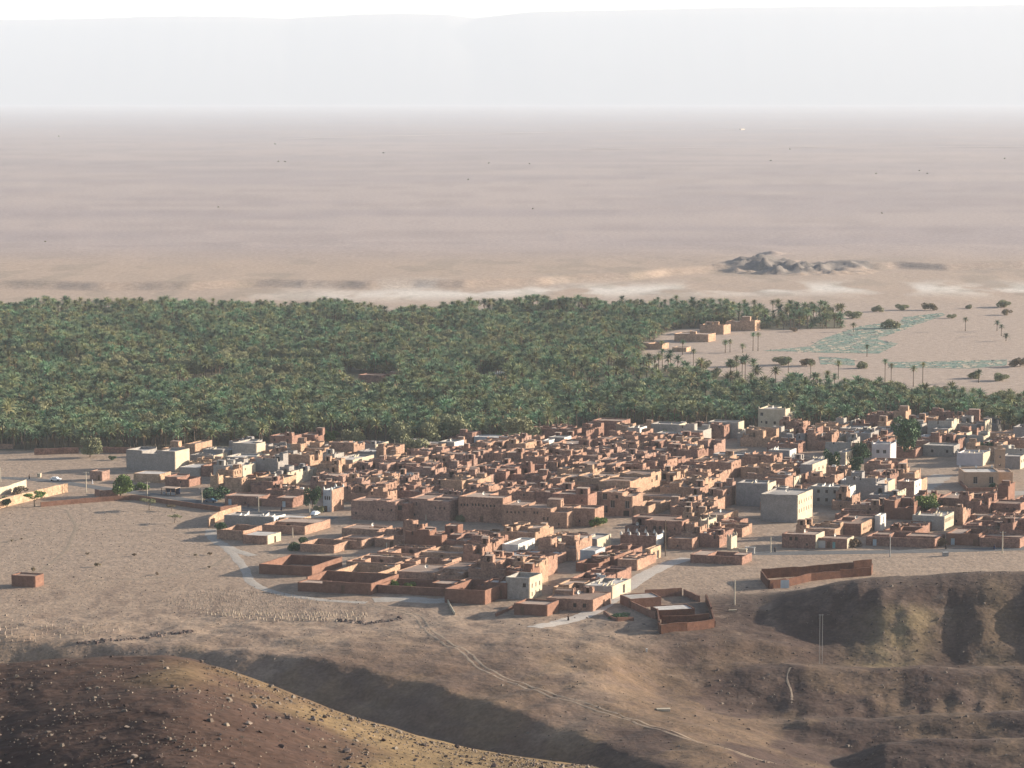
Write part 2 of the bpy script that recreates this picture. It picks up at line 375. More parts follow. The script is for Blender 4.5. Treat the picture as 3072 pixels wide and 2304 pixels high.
def wall(mb, p0, p1, z0, z1, t, rng, ops=(), mi=0, jit=0.07, base=None):
    """an upright wall from p0 to p1 of thickness t; ops = (u0, u1, v0, v1) holes; outward is to the right of p0->p1"""
    (ax, ay), (bx, by) = p0, p1
    L = math.hypot(bx - ax, by - ay)
    if L < 0.05: return
    ux, uy = (bx - ax) / L, (by - ay) / L; nx, ny = uy, -ux
    us = {0.0, L}; vz = {z0, z1}
    for a, b, c, d in ops: us |= {a, b}; vz |= {c, d}
    k = max(1, int(L / 2.6))
    for i in range(1, k):
        u = L * i / k
        if all(abs(u - q) > 0.4 for q in us): us.add(u)
    us, vz = sorted(us), sorted(vz)
    # ground line: lets long walls follow the terrain
    g = [0.0 if base is None else base(ax + ux * u, ay + uy * u) for u in us]
    jt = [rng.uniform(-jit, jit) for _ in us]
    def P(i, j, side):
        o = t / 2 * side
        z = vz[j] + (jt[i] if j == len(vz) - 1 else 0) + (g[i] if j else min(g))
        return (ax + ux * us[i] + nx * o, ay + uy * us[i] + ny * o, z)
    def solid(i, j):
        if i < 0 or j < 0 or i >= len(us) - 1 or j >= len(vz) - 1: return False
        uc, vc = (us[i] + us[i + 1]) / 2, (vz[j] + vz[j + 1]) / 2
        return not any(a < uc < b and c < vc < d for a, b, c, d in ops)
    for i in range(len(us) - 1):
        for j in range(len(vz) - 1):
            if not solid(i, j): continue
            A, B, C_, D = P(i, j, 1), P(i + 1, j, 1), P(i + 1, j + 1, 1), P(i, j + 1, 1)
            a, b, c, d = P(i, j, -1), P(i + 1, j, -1), P(i + 1, j + 1, -1), P(i, j + 1, -1)
            mb.quad(A, B, C_, D, mi); mb.quad(b, a, d, c, mi)
            if not solid(i - 1, j): mb.quad(a, A, D, d, mi)
            if not solid(i + 1, j): mb.quad(B, b, c, C_, mi)
            if not solid(i, j + 1): mb.quad(D, C_, c, d, mi)
            if not solid(i, j - 1) and j > 0: mb.quad(a, b, B, A, mi)

MUD = [mat('mud plaster %d' % i, c, tuple(v * 1.5 for v in c), scale=0.45, fine=(1.8, 0.25), bump=0.4, bscale=1.6, dist=0.12) for i, c in enumerate(
    [(0.212, 0.128, 0.094), (0.232, 0.146, 0.106), (0.178, 0.103, 0.079), (0.258, 0.168, 0.116), (0.205, 0.130, 0.103), (0.285, 0.195, 0.132)])]
M_red = mat('red earth wall', (0.155, 0.082, 0.060), (0.215, 0.118, 0.085), scale=0.6, fine=(2.6, 0.14), bump=0.35, bscale=1.6, dist=0.12)
GREY = [mat('grey block %d' % i, c, tuple(v * 1.22 for v in c), scale=0.5, fine=(2.0, 0.12), bump=0.2, bscale=2.0, dist=0.08) for i, c in enumerate(
    [(0.225, 0.205, 0.19), (0.27, 0.245, 0.22), (0.20, 0.185, 0.18)])]
M_dred = mat('dark red earth wall', (0.085, 0.040, 0.028), (0.13, 0.062, 0.042), scale=0.6, fine=(2.6, 0.16), bump=0.35, bscale=1.6, dist=0.12)
M_cream = mat('cream plaster', (0.36, 0.305, 0.23), (0.45, 0.385, 0.295), scale=0.5, fine=(2.0, 0.08))
M_white = mat('whitewash', (0.48, 0.455, 0.42), (0.60, 0.57, 0.53), scale=0.7, fine=(2.0, 0.06))
M_bluegrey = mat('blue grey render', (0.30, 0.31, 0.33), (0.37, 0.385, 0.40), scale=0.5, fine=(2.0, 0.07))
M_tan = mat('tan plaster', (0.34, 0.235, 0.165), (0.40, 0.28, 0.20), scale=0.5, fine=(2.0, 0.07))
M_lilac = mat('pale lilac plaster', (0.42, 0.38, 0.385), (0.50, 0.455, 0.46), scale=0.5)
ROOF = [mat('earth roof %d' % i, c, tuple(v * 1.25 for v in c), scale=0.45, fine=(2.2, 0.16), bump=0.3, bscale=1.3, dist=0.1) for i, c in enumerate(
    [(0.245, 0.180, 0.145), (0.31, 0.235, 0.19), (0.20, 0.142, 0.114)])]
M_croof = mat('cement roof', (0.28, 0.255, 0.235), (0.38, 0.35, 0.325), scale=0.5, fine=(2.2, 0.12))
M_wroof = mat('white cement roof', (0.37, 0.345, 0.325), (0.50, 0.47, 0.44), scale=0.5, fine=(2.2, 0.08))
M_dark = mat('dark pane and hole shade', (0.025, 0.022, 0.022), rough=0.35, spec=0.4)
M_wood = mat('weathered wood', (0.12, 0.075, 0.05), (0.17, 0.11, 0.075), scale=3)
M_shut = mat('pale metal shutter', (0.46, 0.45, 0.43), (0.52, 0.51, 0.49), scale=2)
M_bdoor = mat('blue grey metal door', (0.36, 0.42, 0.46), (0.42, 0.48, 0.52), scale=2)
M_teal = mat('teal paint', (0.16, 0.34, 0.33), (0.20, 0.38, 0.37), scale=2)
MATS = dict(m0=MUD[0], m1=MUD[1], m2=MUD[2], m3=MUD[3], m4=MUD[4], m5=MUD[5], red=M_red, g0=GREY[0], g1=GREY[1], g2=GREY[2], cr=M_cream, wh=M_white, bl=M_bluegrey, tan=M_tan, li=M_lilac)

OPK = dict(w=(1.0, 1.2), s=(0.6, 0.8), d=(1.1, 2.1), g=(2.5, 2.4), n=(0.55, 1.3), b=(2.1, 1.9), x=(1.3, 1.5), D=(1.3, 2.2), G=(2.6, 2.5), T=(1.0, 2.1), p=(1.6, 2.6))
_open_cache = {}
def opening_mesh(kind):
    """window or door leaf with its frame, in the XZ plane, facing -Y, base at z = 0"""
    if kind in _open_cache: return _open_cache[kind]
    w, h = OPK[kind]; mb = MB()
    leaf = {'w': M_dark, 's': M_dark, 'n': M_dark, 'x': M_dark, 'b': M_dark, 'p': M_dark, 'd': M_wood, 'g': M_shut, 'D': M_bdoor, 'G': M_bdoor, 'T': M_teal}[kind]  # b is an open hole without pane: a dark sheet stands for its shade
    fr = M_wood if kind in 'wsndb' else M_shut
    mb.box(-w / 2, w / 2, 0.02, 0.05, 0, h, 0)
    if kind not in 'sb':
        f = 0.07
        mb.box(-w / 2, -w / 2 + f, -0.02, 0.018, 0, h, 1); mb.box(w / 2 - f, w / 2, -0.02, 0.018, 0, h, 1)
        mb.box(-w / 2 + f, w / 2 - f, -0.015, 0.016, h - f, h, 1)
        mb.box(-w / 2 + f, w / 2 - f, -0.015, 0.016, 0, f, 1)
        mb.box(-0.025, 0.025, -0.012, 0.015, f, h - f, 1)
    me = mb.mesh('door' if kind in 'dgDGT' else 'window', [leaf, fr]); _open_cache[kind] = me
    return me
def hut_mesh(w, d, h, rng, wm, rm, face):
    mb = MB(); t = 0.3
    c = [(-w / 2, -d / 2), (w / 2, -d / 2), (w / 2, d / 2), (-w / 2, d / 2)]
    for k in range(4):
        a, b = c[k], c[(k + 1) % 4]; L = math.hypot(b[0] - a[0], b[1] - a[1])
        op = [(L / 2 - 0.45, L / 2 + 0.45, 0.05, 1.9)] if k == face and L > 1.6 else []
        e = 0.004 * k
        wall(mb, a, b, 0, h + e, t - e, rng, op, 0, 0.05)
    mb.box(-w / 2 - 0.05, w / 2 + 0.05, -d / 2 - 0.05, d / 2 + 0.05, h + 0.09, h + 0.24, 0, 1)
    return mb.mesh('roof_hut', [wm, rm])
def merlon_mesh(m):
    mb = MB()
    mb.box(-0.32, 0.32, -0.32, 0.32, -0.1, 0.45, 0)
    n = len(mb.v); mb.v += [(-0.3, -0.3, 0.45), (0.3, -0.3, 0.45), (0.3, 0.3, 0.45), (-0.3, 0.3, 0.45), (0, 0, 1.25)]
    for k in range(4): mb.f.append((n + k, n + (k + 1) % 4, n + 4)); mb.m.append(0)
    return mb.mesh('corner_merlon', [m])
_merlon = {}

def build_house(name, label, cat, group, loc, rz, w, d, H, wm, rm, rng, hp=2.8, par=0.4, F=(), S=(), xs=None, ys=None, huts=(), merlons=None, ups=0, merm=None, t=0.42, wm2=None, hutm=None, jit=0.08, zb=-1.2, cols=(), skew=SKEW, part=0.0):
    """root at the base centre, local -Y is the front, +X the sunlit side. H[row][col] room heights from front to back, 0 = open court"""
    root = empty(name, loc, rz, label, cat, group)
    ny, nx = len(H), len(H[0])
    xs = [-w / 2 + w * q for q in (xs or [i / nx for i in range(nx + 1)])]
    ys = [-d / 2 + d * q for q in (ys or [i / ny for i in range(ny + 1)])]
    mb = MB()
    def top(h): return h + par if h > 0 else hp
    opens = []
    def holes(lst, a, b, off):
        r = []
        for fr, z, k in lst:
            ow, oh = OPK[k]; u = off[0] + (off[1] - off[0]) * fr
            if a + ow / 2 + 0.15 < u < b - ow / 2 - 0.15: r.append((u - ow / 2 - a, u + ow / 2 - a, z, z + oh)); opens.append((off[2], u, z, k))
        return r
    def runs(tops, cuts):
        i = 0
        while i < len(tops):
            j = i
            while j + 1 < len(tops) and abs(tops[j + 1] - tops[i]) < 1e-6: j += 1
            yield cuts[i], cuts[j + 1], tops[i]; i = j + 1
    e = lambda: rng.uniform(0.004, 0.03)
    for a, b, z in runs([top(h) for h in H[0]], xs): wall(mb, (a, ys[0]), (b, ys[0]), zb, z + e(), t - e(), rng, holes(F, a, b, (xs[0], xs[-1], 'F')), 0, jit)
    for a, b, z in runs([top(h) for h in H[-1]], xs): wall(mb, (b, ys[-1]), (a, ys[-1]), zb, z + e(), t - e(), rng, (), 0, jit)
    for a, b, z in runs([top(r[-1]) for r in H], ys): wall(mb, (xs[-1], a), (xs[-1], b), zb, z + e(), t - e(), rng, holes(S, a, b, (ys[0], ys[-1], 'S')), 1 if wm2 else 0, jit)
    for a, b, z in runs([top(r[0]) for r in H], ys): wall(mb, (xs[0], b), (xs[0], a), zb, z + e(), t - e(), rng, (), 0, jit)
    for i in range(ny):
        for j in range(nx - 1):
            if H[i][j] == H[i][j + 1] > 0 and rng.random() < part:
                wall(mb, (xs[j + 1], ys[i]), (xs[j + 1], ys[i + 1]), H[i][j] - 0.2, H[i][j] + rng.uniform(0.3, 1.1), t * 0.6 - e(), rng, (), 0, jit * 1.6)
            if abs(H[i][j] - H[i][j + 1]) > 0.2:
                hi = max(H[i][j], H[i][j + 1]); lo = min(H[i][j], H[i][j + 1])
                wall(mb, (xs[j + 1], ys[i]), (xs[j + 1], ys[i + 1]), lo - 0.3, hi + par * 0.6 + e(), t * 0.8 - e(), rng, (), 0, jit)
    for j in range(nx):
        for i in range(ny - 1):
            if H[i][j] == H[i + 1][j] > 0 and rng.random() < part:
                wall(mb, (xs[j], ys[i + 1]), (xs[j + 1], ys[i + 1]), H[i][j] - 0.2, H[i][j] + rng.uniform(0.3, 1.1), t * 0.6 - e(), rng, (), 0, jit * 1.6)
            if abs(H[i][j] - H[i + 1][j]) > 0.2:
                hi = max(H[i][j], H[i + 1][j]); lo = min(H[i][j], H[i + 1][j])
                ww = xs[j + 1] - xs[j]; op = []
                if H[i][j] < H[i + 1][j] - 2 and ww > 2.4 and rng.random() < 0.75:
                    c = ww * rng.uniform(0.35, 0.65); ow = rng.choice((0.5, 0.5, 0.7, 1.0)); op = [(c - ow, c + ow, max(lo, 0) + 0.03, max(lo, 0) + 2.05)]
                wall(mb, (xs[j], ys[i + 1]), (xs[j + 1], ys[i + 1]), lo - 0.3, hi + par * 0.6 + e(), t * 0.8 - e(), rng, op, 0, jit)
    for q in cols:                                        # upright posts or half built partitions on the roof
        x, y, sx, sy, z0, z1 = q; mb.box(x - sx, x + sx, y - sy, y + sy, z0, z1, 0)
    hmax = max(max(r) for r in H)
    for k in range(ups):
        i, j = rng.randrange(ny), rng.randrange(nx)
        if H[i][j] <= 0: continue
        x = rng.uniform(xs[j] + 0.4, xs[j + 1] - 0.4); L = rng.uniform(1.0, 2.6); y = rng.uniform(ys[i] + 0.3, max(ys[i] + 0.4, ys[i + 1] - L))
        z = H[i][j]; hgt = rng.uniform(0.5, 1.3)
        n = len(mb.v); s_ = 0.12
        mb.v += [(x - s_, y, z - .1), (x + s_, y, z - .1), (x + s_, y + L, z - .1), (x - s_, y + L, z - .1), (x - s_, y, z + hgt * 0.25), (x + s_, y, z + hgt * 0.25), (x + s_, y + L, z + hgt), (x - s_, y + L, z + hgt)]
        for q in ((0, 3, 2, 1), (4, 5, 6, 7), (0, 1, 5, 4), (1, 2, 6, 5), (2, 3, 7, 6), (3, 0, 4, 7)): mb.f.append(tuple(n + i_ for i_ in q)); mb.m.append(1 if wm2 else 0)
    if skew: mb.v = [(x + skew * y, y, z) for x, y, z in mb.v]
    link('wall', mb.mesh('wall', [wm] + ([wm2] if wm2 else [])), root)
    lv = {}
    for i in range(ny):
        for j in range(nx):
            if H[i][j] > 0: lv.setdefault(round(H[i][j], 2), []).append((i, j))
    for h, cells in lv.items():
        rb = MB()
        for i, j in cells:
            q = rng.uniform(-0.03, 0.03); ee = 0.02
            rb.box(xs[j] + ee, xs[j + 1] - ee, ys[i] + ee, ys[i + 1] - ee, h - 0.28, h + q, 0)
        if skew: rb.v = [(x + skew * y, y, z) for x, y, z in rb.v]
        link('roof', rb.mesh('roof', [rm]), root)
    for side, u, z, k in opens:
        me = opening_mesh(k); nm = 'door' if k in 'dgDGT' else 'window'
        if side == 'F': link(nm, me, root, (u + skew * (ys[0] + .04), ys[0] + 0.04, z))
        else: link(nm, me, root, (xs[-1] - 0.04 + skew * u, u, z), math.pi / 2 - math.atan(skew))
    for (hx, hy, hz, hw, hd, hh) in huts:
        link('roof_hut', hut_mesh(hw, hd, hh, rng, hutm or wm, rm, rng.choice((0, 0, 1, 3))), root, (hx + skew * hy, hy, hz - 0.02))
    if merlons:
        mm = merm or wm
        if mm.name not in _merlon: _merlon[mm.name] = merlon_mesh(mm)
        for (mx, my, mz) in merlons: link('corner_merlon', _merlon[mm.name], root, (mx + skew * my, my, mz))
    return root

AX = np.array((math.cos(ROT), -math.sin(ROT))); AN = np.array((math.sin(ROT), math.cos(ROT))); AY = AN + SKEW * AX
def foot(px, py, wpx, h, rot=ROT):
    """front right roof corner seen at (px, py) at height h, front wall wpx photo pixels wide -> corner point and width in metres"""
    ax = np.array((math.cos(rot), -math.sin(rot)))
    P = gp(px, py, h); r = ray(px - wpx, py); t = r[0] / r[1]
    w = (P[0] - t * P[1]) / (ax[0] - t * ax[1])
    return P, w
RECTS = []                                                  # footprints taken: centre, width, depth, rotation
HOUSES = []                                                 # (root, label anchor, centre)

# ------------------------------------------------------------------ the buildings one can single out
def rows(n, a, b, z, k): return [(a + (b - a) * i / max(1, n - 1), z, k) for i in range(n)]
LM = []
def L(name, px, py, wpx, h, d, plan, wm, label, anchor, **kw): LM.append((name, px, py, wpx, h, d, plan, wm, label, anchor, kw))
# -- edge of the village by the palms, west to east
L('concrete_house', 524, 1358, 144, 7.4, 12, [[7.0, 5.8, 7.0]], 'g0', 'big grey block house with a pale blue bay at the village edge', 'the big grey edge house', xs=[0, .32, .64, 1], par=.9, ups=3, W2='cr', RM='wh')
L('mud_shed', 305, 1414, 34, 3.6, 6, [[3.3]], 'm4', 'small mud shop hut with a dark door beside the asphalt road', 'the roadside shop hut', F=[(.75, 0.02, 'd')], par=.25)
L('mud_house', 584, 1332, 98, 6.0, 15, [[3.4, 5.6], [3.4, 5.6]], 'm3', 'orange mud house with a square roof hut at the palm edge', 'the orange palm edge house', xs=[0, .7, 1], huts=[(-6, 2, 3.4, 3.4, 3.4, 2.2)])
L('concrete_house', 768, 1331, 70, 7.6, 16, [[7.0, 7.0], [7.0, 0]], 'g1', 'tall pale grey house with a broad sunlit blank side wall', 'the tall pale blank house', par=.6, ups=3, W2='cr')
L('mud_house', 875, 1309, 63, 6.6, 9, [[6.2]], 'm2', 'dark two storey mud house with two upper windows by the palms', 'the dark two window house', F=[(.18, 4.2, 'w'), (.8, 4.2, 'w'), (.15, 1.6, 's')], huts=[(1.5, 0, 6.2, 3, 3, 1.2)])
L('mud_house', 943, 1306, 46, 5.6, 9, [[5.3]], 'm2', 'plain brown mud house with an off centre roof tower before palms', 'the tower roofed palm house', huts=[(3.2, 1.5, 5.3, 2.6, 2.8, 2.6)], F=[(.3, 2.6, 's')])
L('concrete_house', 763, 1374, 85, 4.4, 13, [[4.0, 2.9], [4.0, 4.0]], 'g1', 'low grey house with pale parapets and a white roof patch', 'the low pale parapet house', par=.6, ups=4, W2='cr', RM='wh')
L('concrete_house', 690, 1352, 80, 4.2, 10, [[3.9]], 'g0', 'long low grey yard house in front of the orange mud house', 'the long low yard house', par=.5, ups=4, W2='cr')
L('concrete_house', 1000, 1340, 82, 4.2, 10, [[3.8, 3.8], [0, 3.8]], 'g0', 'wide blank grey wall house below the tower roofed house', 'the wide blank grey house', par=.6, W2='g1')
L('concrete_house', 1057, 1382, 56, 5.0, 20, [[4.6], [4.6]], 'g0', 'grey house with a very long sunlit side wall and two windows', 'the long sided grey house', par=.7, F=[(.2, 1.6, 'w'), (.75, 1.6, 'w')], ups=3, W2='cr', RM='wh')
L('concrete_house', 1362, 1328, 46, 6.8, 10, [[6.4]], 'g1', 'cream three storey house with bright side wall by pale shrubs', 'the bright cream house', par=.6, S=rows(3, .25, .75, 4.2, 's') + rows(2, .3, .7, 1.6, 's'), W2='wh')
L('concrete_house', 1318, 1332, 110, 5.6, 9, [[5.0, 5.3]], 'g0', 'long grey house with a dark roof canopy beside the cream house', 'the canopy roofed grey house', par=.3, F=[(.15, 2.0, 's'), (.75, 2.6, 'w')], xs=[0, .55, 1], huts=[(-3.5, 0, 5.0, 7, 2.6, 1.5)])
L('concrete_house', 1396, 1338, 20, 5.0, 8, [[4.6]], 'cr', 'narrow cream house with three small windows behind cream neighbour', 'the narrow cream house', par=.3, S=rows(3, .2, .8, 2.4, 'w'))
L('concrete_house', 1505, 1313, 82, 4.6, 8, [[4.4]], 'bl', 'pale blue grey house with a thin white roof rim among shrubs', 'the pale blue grey house', par=.25, F=[(.7, 1.5, 'n')], RM='wh')
L('concrete_house', 1645, 1322, 18, 4.8, 7, [[4.6]], 'wh', 'narrow white gable wall house near the light green trees', 'the narrow white house', par=.2)
L('concrete_house', 1692, 1312, 46, 5.4, 8, [[5.0]], 'g2', 'squat grey house with a white sunlit end near green trees', 'the squat grey house', par=.3, W2='wh')
L('mud_house', 1864, 1263, 86, 7.0, 11, [[6.6]], 'm2', 'massive dark brown house at the palm edge with low roof rim', 'the massive dark house', par=.35, F=[(.4, 4.2, 's')])
L('concrete_house', 1918, 1286, 34, 6.2, 9, [[5.8]], 'g1', 'pale house with a sloping white parapet and three side windows', 'the sloping parapet house', S=rows(3, .2, .8, 3.4, 'w'), par=.7, W2='wh', ups=2)
L('concrete_house', 2036, 1275, 82, 6.4, 10, [[6.0]], 'g0', 'grey block house with a high blank sunlit end by palms', 'the blank ended grey house', par=.6, W2='cr', ups=2)
L('concrete_house', 2030, 1300, 60, 4.6, 8, [[4.2]], 'g1', 'low white edged house in front of the blank ended house', 'the white edged house', par=.4, W2='wh')
L('concrete_house', 2214, 1268, 88, 6.6, 8, [[6.2]], 'g1', 'cream grey house with one small window high in its front', 'the one window grey house', par=.5, F=[(.6, 3.6, 's')], W2='cr')
L('concrete_house', 2355, 1229, 79, 10.4, 14, [[10.0, 10.0], [10.0, 8.0]], 'cr', 'tallest cream tower house with corner points standing against palms', 'the tallest tower house', par=.5, F=[(.12, 7.4, 'x'), (.12, 4.4, 's'), (.3, 4.0, 'w'), (.62, 4.0, 'w')], ME=1, ys=[0, .5, 1])
L('mud_house', 2446, 1294, 60, 4.6, 9, [[4.2, 4.2]], 'm2', 'low red brown house at the foot of the tallest tower', 'the red tower foot house', huts=[(2.5, 1, 4.2, 3, 3, 2.0)])
L('mud_house', 2608, 1272, 48, 4.6, 9, [[4.2]], 'm2', 'red brown house with two roof steps by the eastern palms', 'the two step red house', huts=[(-2, 1, 4.2, 3.4, 3, 1.2)])
L('mud_house', 2716, 1234, 34, 8.0, 9, [[7.6]], 'm3', 'highest stepped mud house of the eastern cluster', 'the highest stepped house', huts=[(0.5, 1, 7.6, 3.6, 4, 2.0)], par=.4)
L('mud_house', 2682, 1266, 48, 5.6, 10, [[5.2, 3.6]], 'm3', 'mud house stepping down below the highest stepped house', 'the step down house', huts=[(-2.5, 0, 5.2, 3, 3, 2.2)])
L('mud_house', 2760, 1262, 40, 5.4, 10, [[5.0]], 'm1', 'mud house with twin roof huts in the eastern cluster', 'the twin hut house', huts=[(-1.6, 0, 5.0, 2.6, 3, 2.0), (2, 2, 5.0, 2.4, 3, 2.6)])
L('mud_house', 2800, 1253, 30, 5.6, 9, [[5.2]], 'm3', 'small ochre house at the east end of the stepped cluster', 'the small ochre house', F=[(.5, 2.6, 'w')])
L('concrete_house', 2844, 1288, 43, 5.8, 9, [[5.4]], 'g2', 'grey two storey house with eight pale framed side windows', 'the eight window grey house', S=rows(4, .14, .86, 3.6, 'w') + rows(4, .14, .86, 0.9, 'w'), W2='cr', F=[(.6, 2.6, 'w')], par=.5)
L('concrete_house', 2798, 1308, 34, 4.2, 5, [[3.9]], 'bl', 'small blue grey house leaning on the eight window house', 'the small blue grey house', par=.3, S=[(.4, 1.2, 'n')], W2='wh')
L('mud_house', 2898, 1300, 34, 4.8, 10, [[4.4]], 'm2', 'brown house with four windows in its pale side wall', 'the pale sided brown house', S=rows(4, .2, .8, 2.2, 'w'), W2='cr', par=.4)
L('mud_house', 2947, 1263, 42, 6.4, 9, [[6.0]], 'm2', 'brown house with a columned dark gallery and a roof tower', 'the gallery house', F=[(.16, 2.6, 'b'), (.39, 2.6, 'b'), (.62, 2.6, 'b'), (.85, 2.6, 'b')], huts=[(-1.8, 1, 6.0, 4.4, 4, 4.6)], par=.4)
L('mud_house', 3030, 1300, 70, 3.8, 16, [[3.4, 3.4], [0, 3.4]], 'm3', 'low mud yard with a long slanting sunlit wall near palms', 'the long slanting yard', par=.3)
# -- north western quarter
L('mud_house', 478, 1420, 76, 3.6, 9, [[3.2]], 'm5', 'pale flat roofed house beside the road and the round bush', 'the pale flat road house', par=.15, RM='wh')
L('concrete_house', 600, 1402, 60, 3.4, 12, [[3.1]], 'g1', 'low grey house with a white roof terrace behind mud yards', 'the white terrace house', par=.2, RM='wh')
L('mud_house', 566, 1432, 70, 3.6, 10, [[3.2, 0]], 'm2', 'dark mud house with twin small windows near the market stall', 'the twin small window house', F=[(.5, 1.4, 's'), (.65, 1.4, 's')])
L('mud_house', 654, 1427, 22, 5.6, 5, [[5.2]], 'm5', 'slim ochre corner tower above the road side compound', 'the slim ochre tower', ME=1, par=.3)
L('mud_compound', 772, 1446, 85, 3.6, 16, [[0, 0, 3.2], [0, 3.2, 3.2]], 'm1', 'walled mud compound with a bright inner parapet behind the tower', 'the bright parapet compound', hp=3.4, xs=[0, .4, .7, 1])
L('mud_house', 848, 1436, 80, 5.4, 11, [[5.0, 5.0]], 'm3', 'ochre house with corner points and two sunlit side windows', 'the pointed ochre house', S=[(.35, 2.4, 'n'), (.7, 2.4, 'n')], ME=1, par=.5, W2='m5')
L('mud_house', 876, 1494, 200, 3.4, 9, [[3.1, 3.1, 0, 3.1]], 'm2', 'long low brown frontage with doors along the asphalt road', 'the long road frontage', F=[(.07, 0, 'D'), (.3, 0.6, 's'), (.53, 0, 'd'), (.88, 0, 'D')], hp=2.8, par=.3)
L('plastered_house', 994, 1471, 23, 7.6, 10, [[7.2]], 'bl', 'narrow white facade tower with three windows and white points', 'the narrow white facade', F=[(.22, 4.2, 'n'), (.5, 4.2, 'n'), (.78, 4.2, 'n'), (.3, 0, 'd')], W2='m1', ME=1, MM='wh', par=.5)
# -- the old rampart row facing the open ground
L('mud_house', 1185, 1505, 130, 6.8, 12, [[6.2, 6.6, 6.2], [6.2, 3.4, 6.2]], 'm4', 'brown rampart house with four windows in a row', 'the four window rampart', F=rows(4, .62, .92, 3.4, 's') + [(.1, 1.8, 's'), (.8, 5.0, 's')], xs=[0, .5, .8, 1])
L('mud_house', 1226, 1508, 40, 6.4, 10, [[5.6]], 'm2', 'dark shaded house with two deep black openings between ramparts', 'the deep opening house', F=[(.3, 3.6, 'b'), (.75, 3.6, 'b')])
L('mud_house', 1348, 1500, 121, 7.4, 14, [[7.0, 6.4], [7.0, 6.8]], 'm4', 'tall brown rampart house with twin windows on its high end', 'the twin window rampart', F=[(.07, 4.9, 'n'), (.19, 4.9, 'n'), (.66, 4.0, 's'), (.77, 4.0, 's'), (.88, 4.0, 's'), (.14, 1.4, 's')], xs=[0, .45, 1])
L('mud_house', 1507, 1493, 130, 8.8, 16, [[8.2, 8.2], [8.2, 5.4]], 'm0', 'long brown rampart with nine small windows and a dark door', 'the nine window rampart', F=rows(3, .06, .2, 5.4, 's') + rows(3, .32, .46, 5.6, 's') + rows(4, .56, .82, 5.4, 's') + [(.53, 0.0, 'd')], S=[(.3, 4.8, 'w')])
L('mud_house', 1700, 1524, 193, 7.0, 13, [[6.8, 6.2, 5.0], [6.8, 6.2, 6.0]], 'm1', 'low brown rampart with paired windows and small vent holes', 'the paired window rampart', F=[(.34, 4.6, 's'), (.5, 4.6, 's'), (.55, 4.6, 's'), (.65, 2.4, 'n'), (.71, 2.4, 'n'), (.88, 1.0, 's')] + rows(4, .08, .26, 4.4, 's'), xs=[0, .3, .75, 1], huts=[(4, 2, 6.2, 4.5, 4, 2.4)])
L('mud_house', 1783, 1526, 84, 6.2, 9, [[5.6]], 'm0', 'square brown corner house ending the rampart row', 'the rampart corner house', F=[(.25, 1.4, 's'), (.48, 1.4, 's'), (.9, 1.6, 's')], par=.5)
L('mud_house', 1762, 1486, 104, 8.8, 9, [[8.4]], 'm2', 'tall dark blank house rising behind the rampart corner', 'the tall blank house', F=[(.85, 6.5, 's')], par=.5, huts=[(2.5, 1, 8.4, 4, 3.4, 2.0)])
L('ruined_house', 1896, 1478, 90, 8.4, 11, [[8.0, 8.0, 6.8], [8.0, 6.4, 6.8]], 'm1', 'ruined mud house with a front full of gaping black openings', 'the gaping ruin', F=[(.1, 5.6, 'p'), (.5, 6.2, 'w'), (.7, 6.2, 'w'), (.36, 2.9, 'p'), (.62, 2.9, 'p'), (.85, 2.9, 'p'), (.12, 1.0, 'p'), (.58, 0.2, 'b'), (.82, 0.2, 'b')], jit=.3, par=.3)
L('mud_house', 1889, 1444, 92, 8.0, 34, [[7.4], [7.0], [7.8]], 'm3', 'house with the great sunlit ochre rampart flank behind the ruin', 'the great sunlit flank', jit=.35, par=.6, S=[(.7, 5.0, 'w'), (.85, 5.2, 'b')])
L('mud_compound', 1944, 1518, 110, 3.8, 36, [[0, 0], [3.2, 0], [0, 2.8], [3.6, 3.6]], 'm3', 'long walled yard with a curving sunlit wall beside the ruin', 'the curving sunlit yard', hp=3.8, par=.3)
L('mud_house', 2045, 1562, 168, 8.0, 14, [[5.0, 7.4, 7.4], [7.4, 7.4, 4.0]], 'm2', 'big brown house with three square windows facing the lower village', 'the three square window house', F=[(.25, 4.9, 's'), (.38, 4.9, 's'), (.52, 4.8, 'w'), (.62, 4.8, 'w'), (.72, 4.8, 'w'), (.88, 4.9, 's'), (.93, 1.2, 'w')], xs=[0, .35, .75, 1], par=.4)
L('plastered_house', 2123, 1562, 22, 5.4, 9, [[5.0]], 'cr', 'bright cream facade with pointed corners over the lower lane', 'the bright pointed facade', S=rows(2, .3, .7, 2.6, 'n'), W2='cr', ME=1, par=.4)
L('mud_house', 2170, 1546, 60, 4.6, 16, [[4.2], [4.2]], 'm3', 'ochre house with seven side windows next to the pointed facade', 'the seven window side house', S=rows(7, .1, .9, 2.0, 'n'), par=.4)
L('gatehouse', 2192, 1613, 9, 3.9, 6, [[3.5]], 'cr', 'little cream gatehouse with tall corner points above the road', 'the little cream gatehouse', ME=1, par=.5)
L('mud_house', 2075, 1617, 70, 3.6, 7, [[3.2]], 'm0', 'low brown house with a dark door left of the cream gatehouse'.replace('left of', 'beside'), 'the dark door house', F=[(.4, 0.8, 's')])
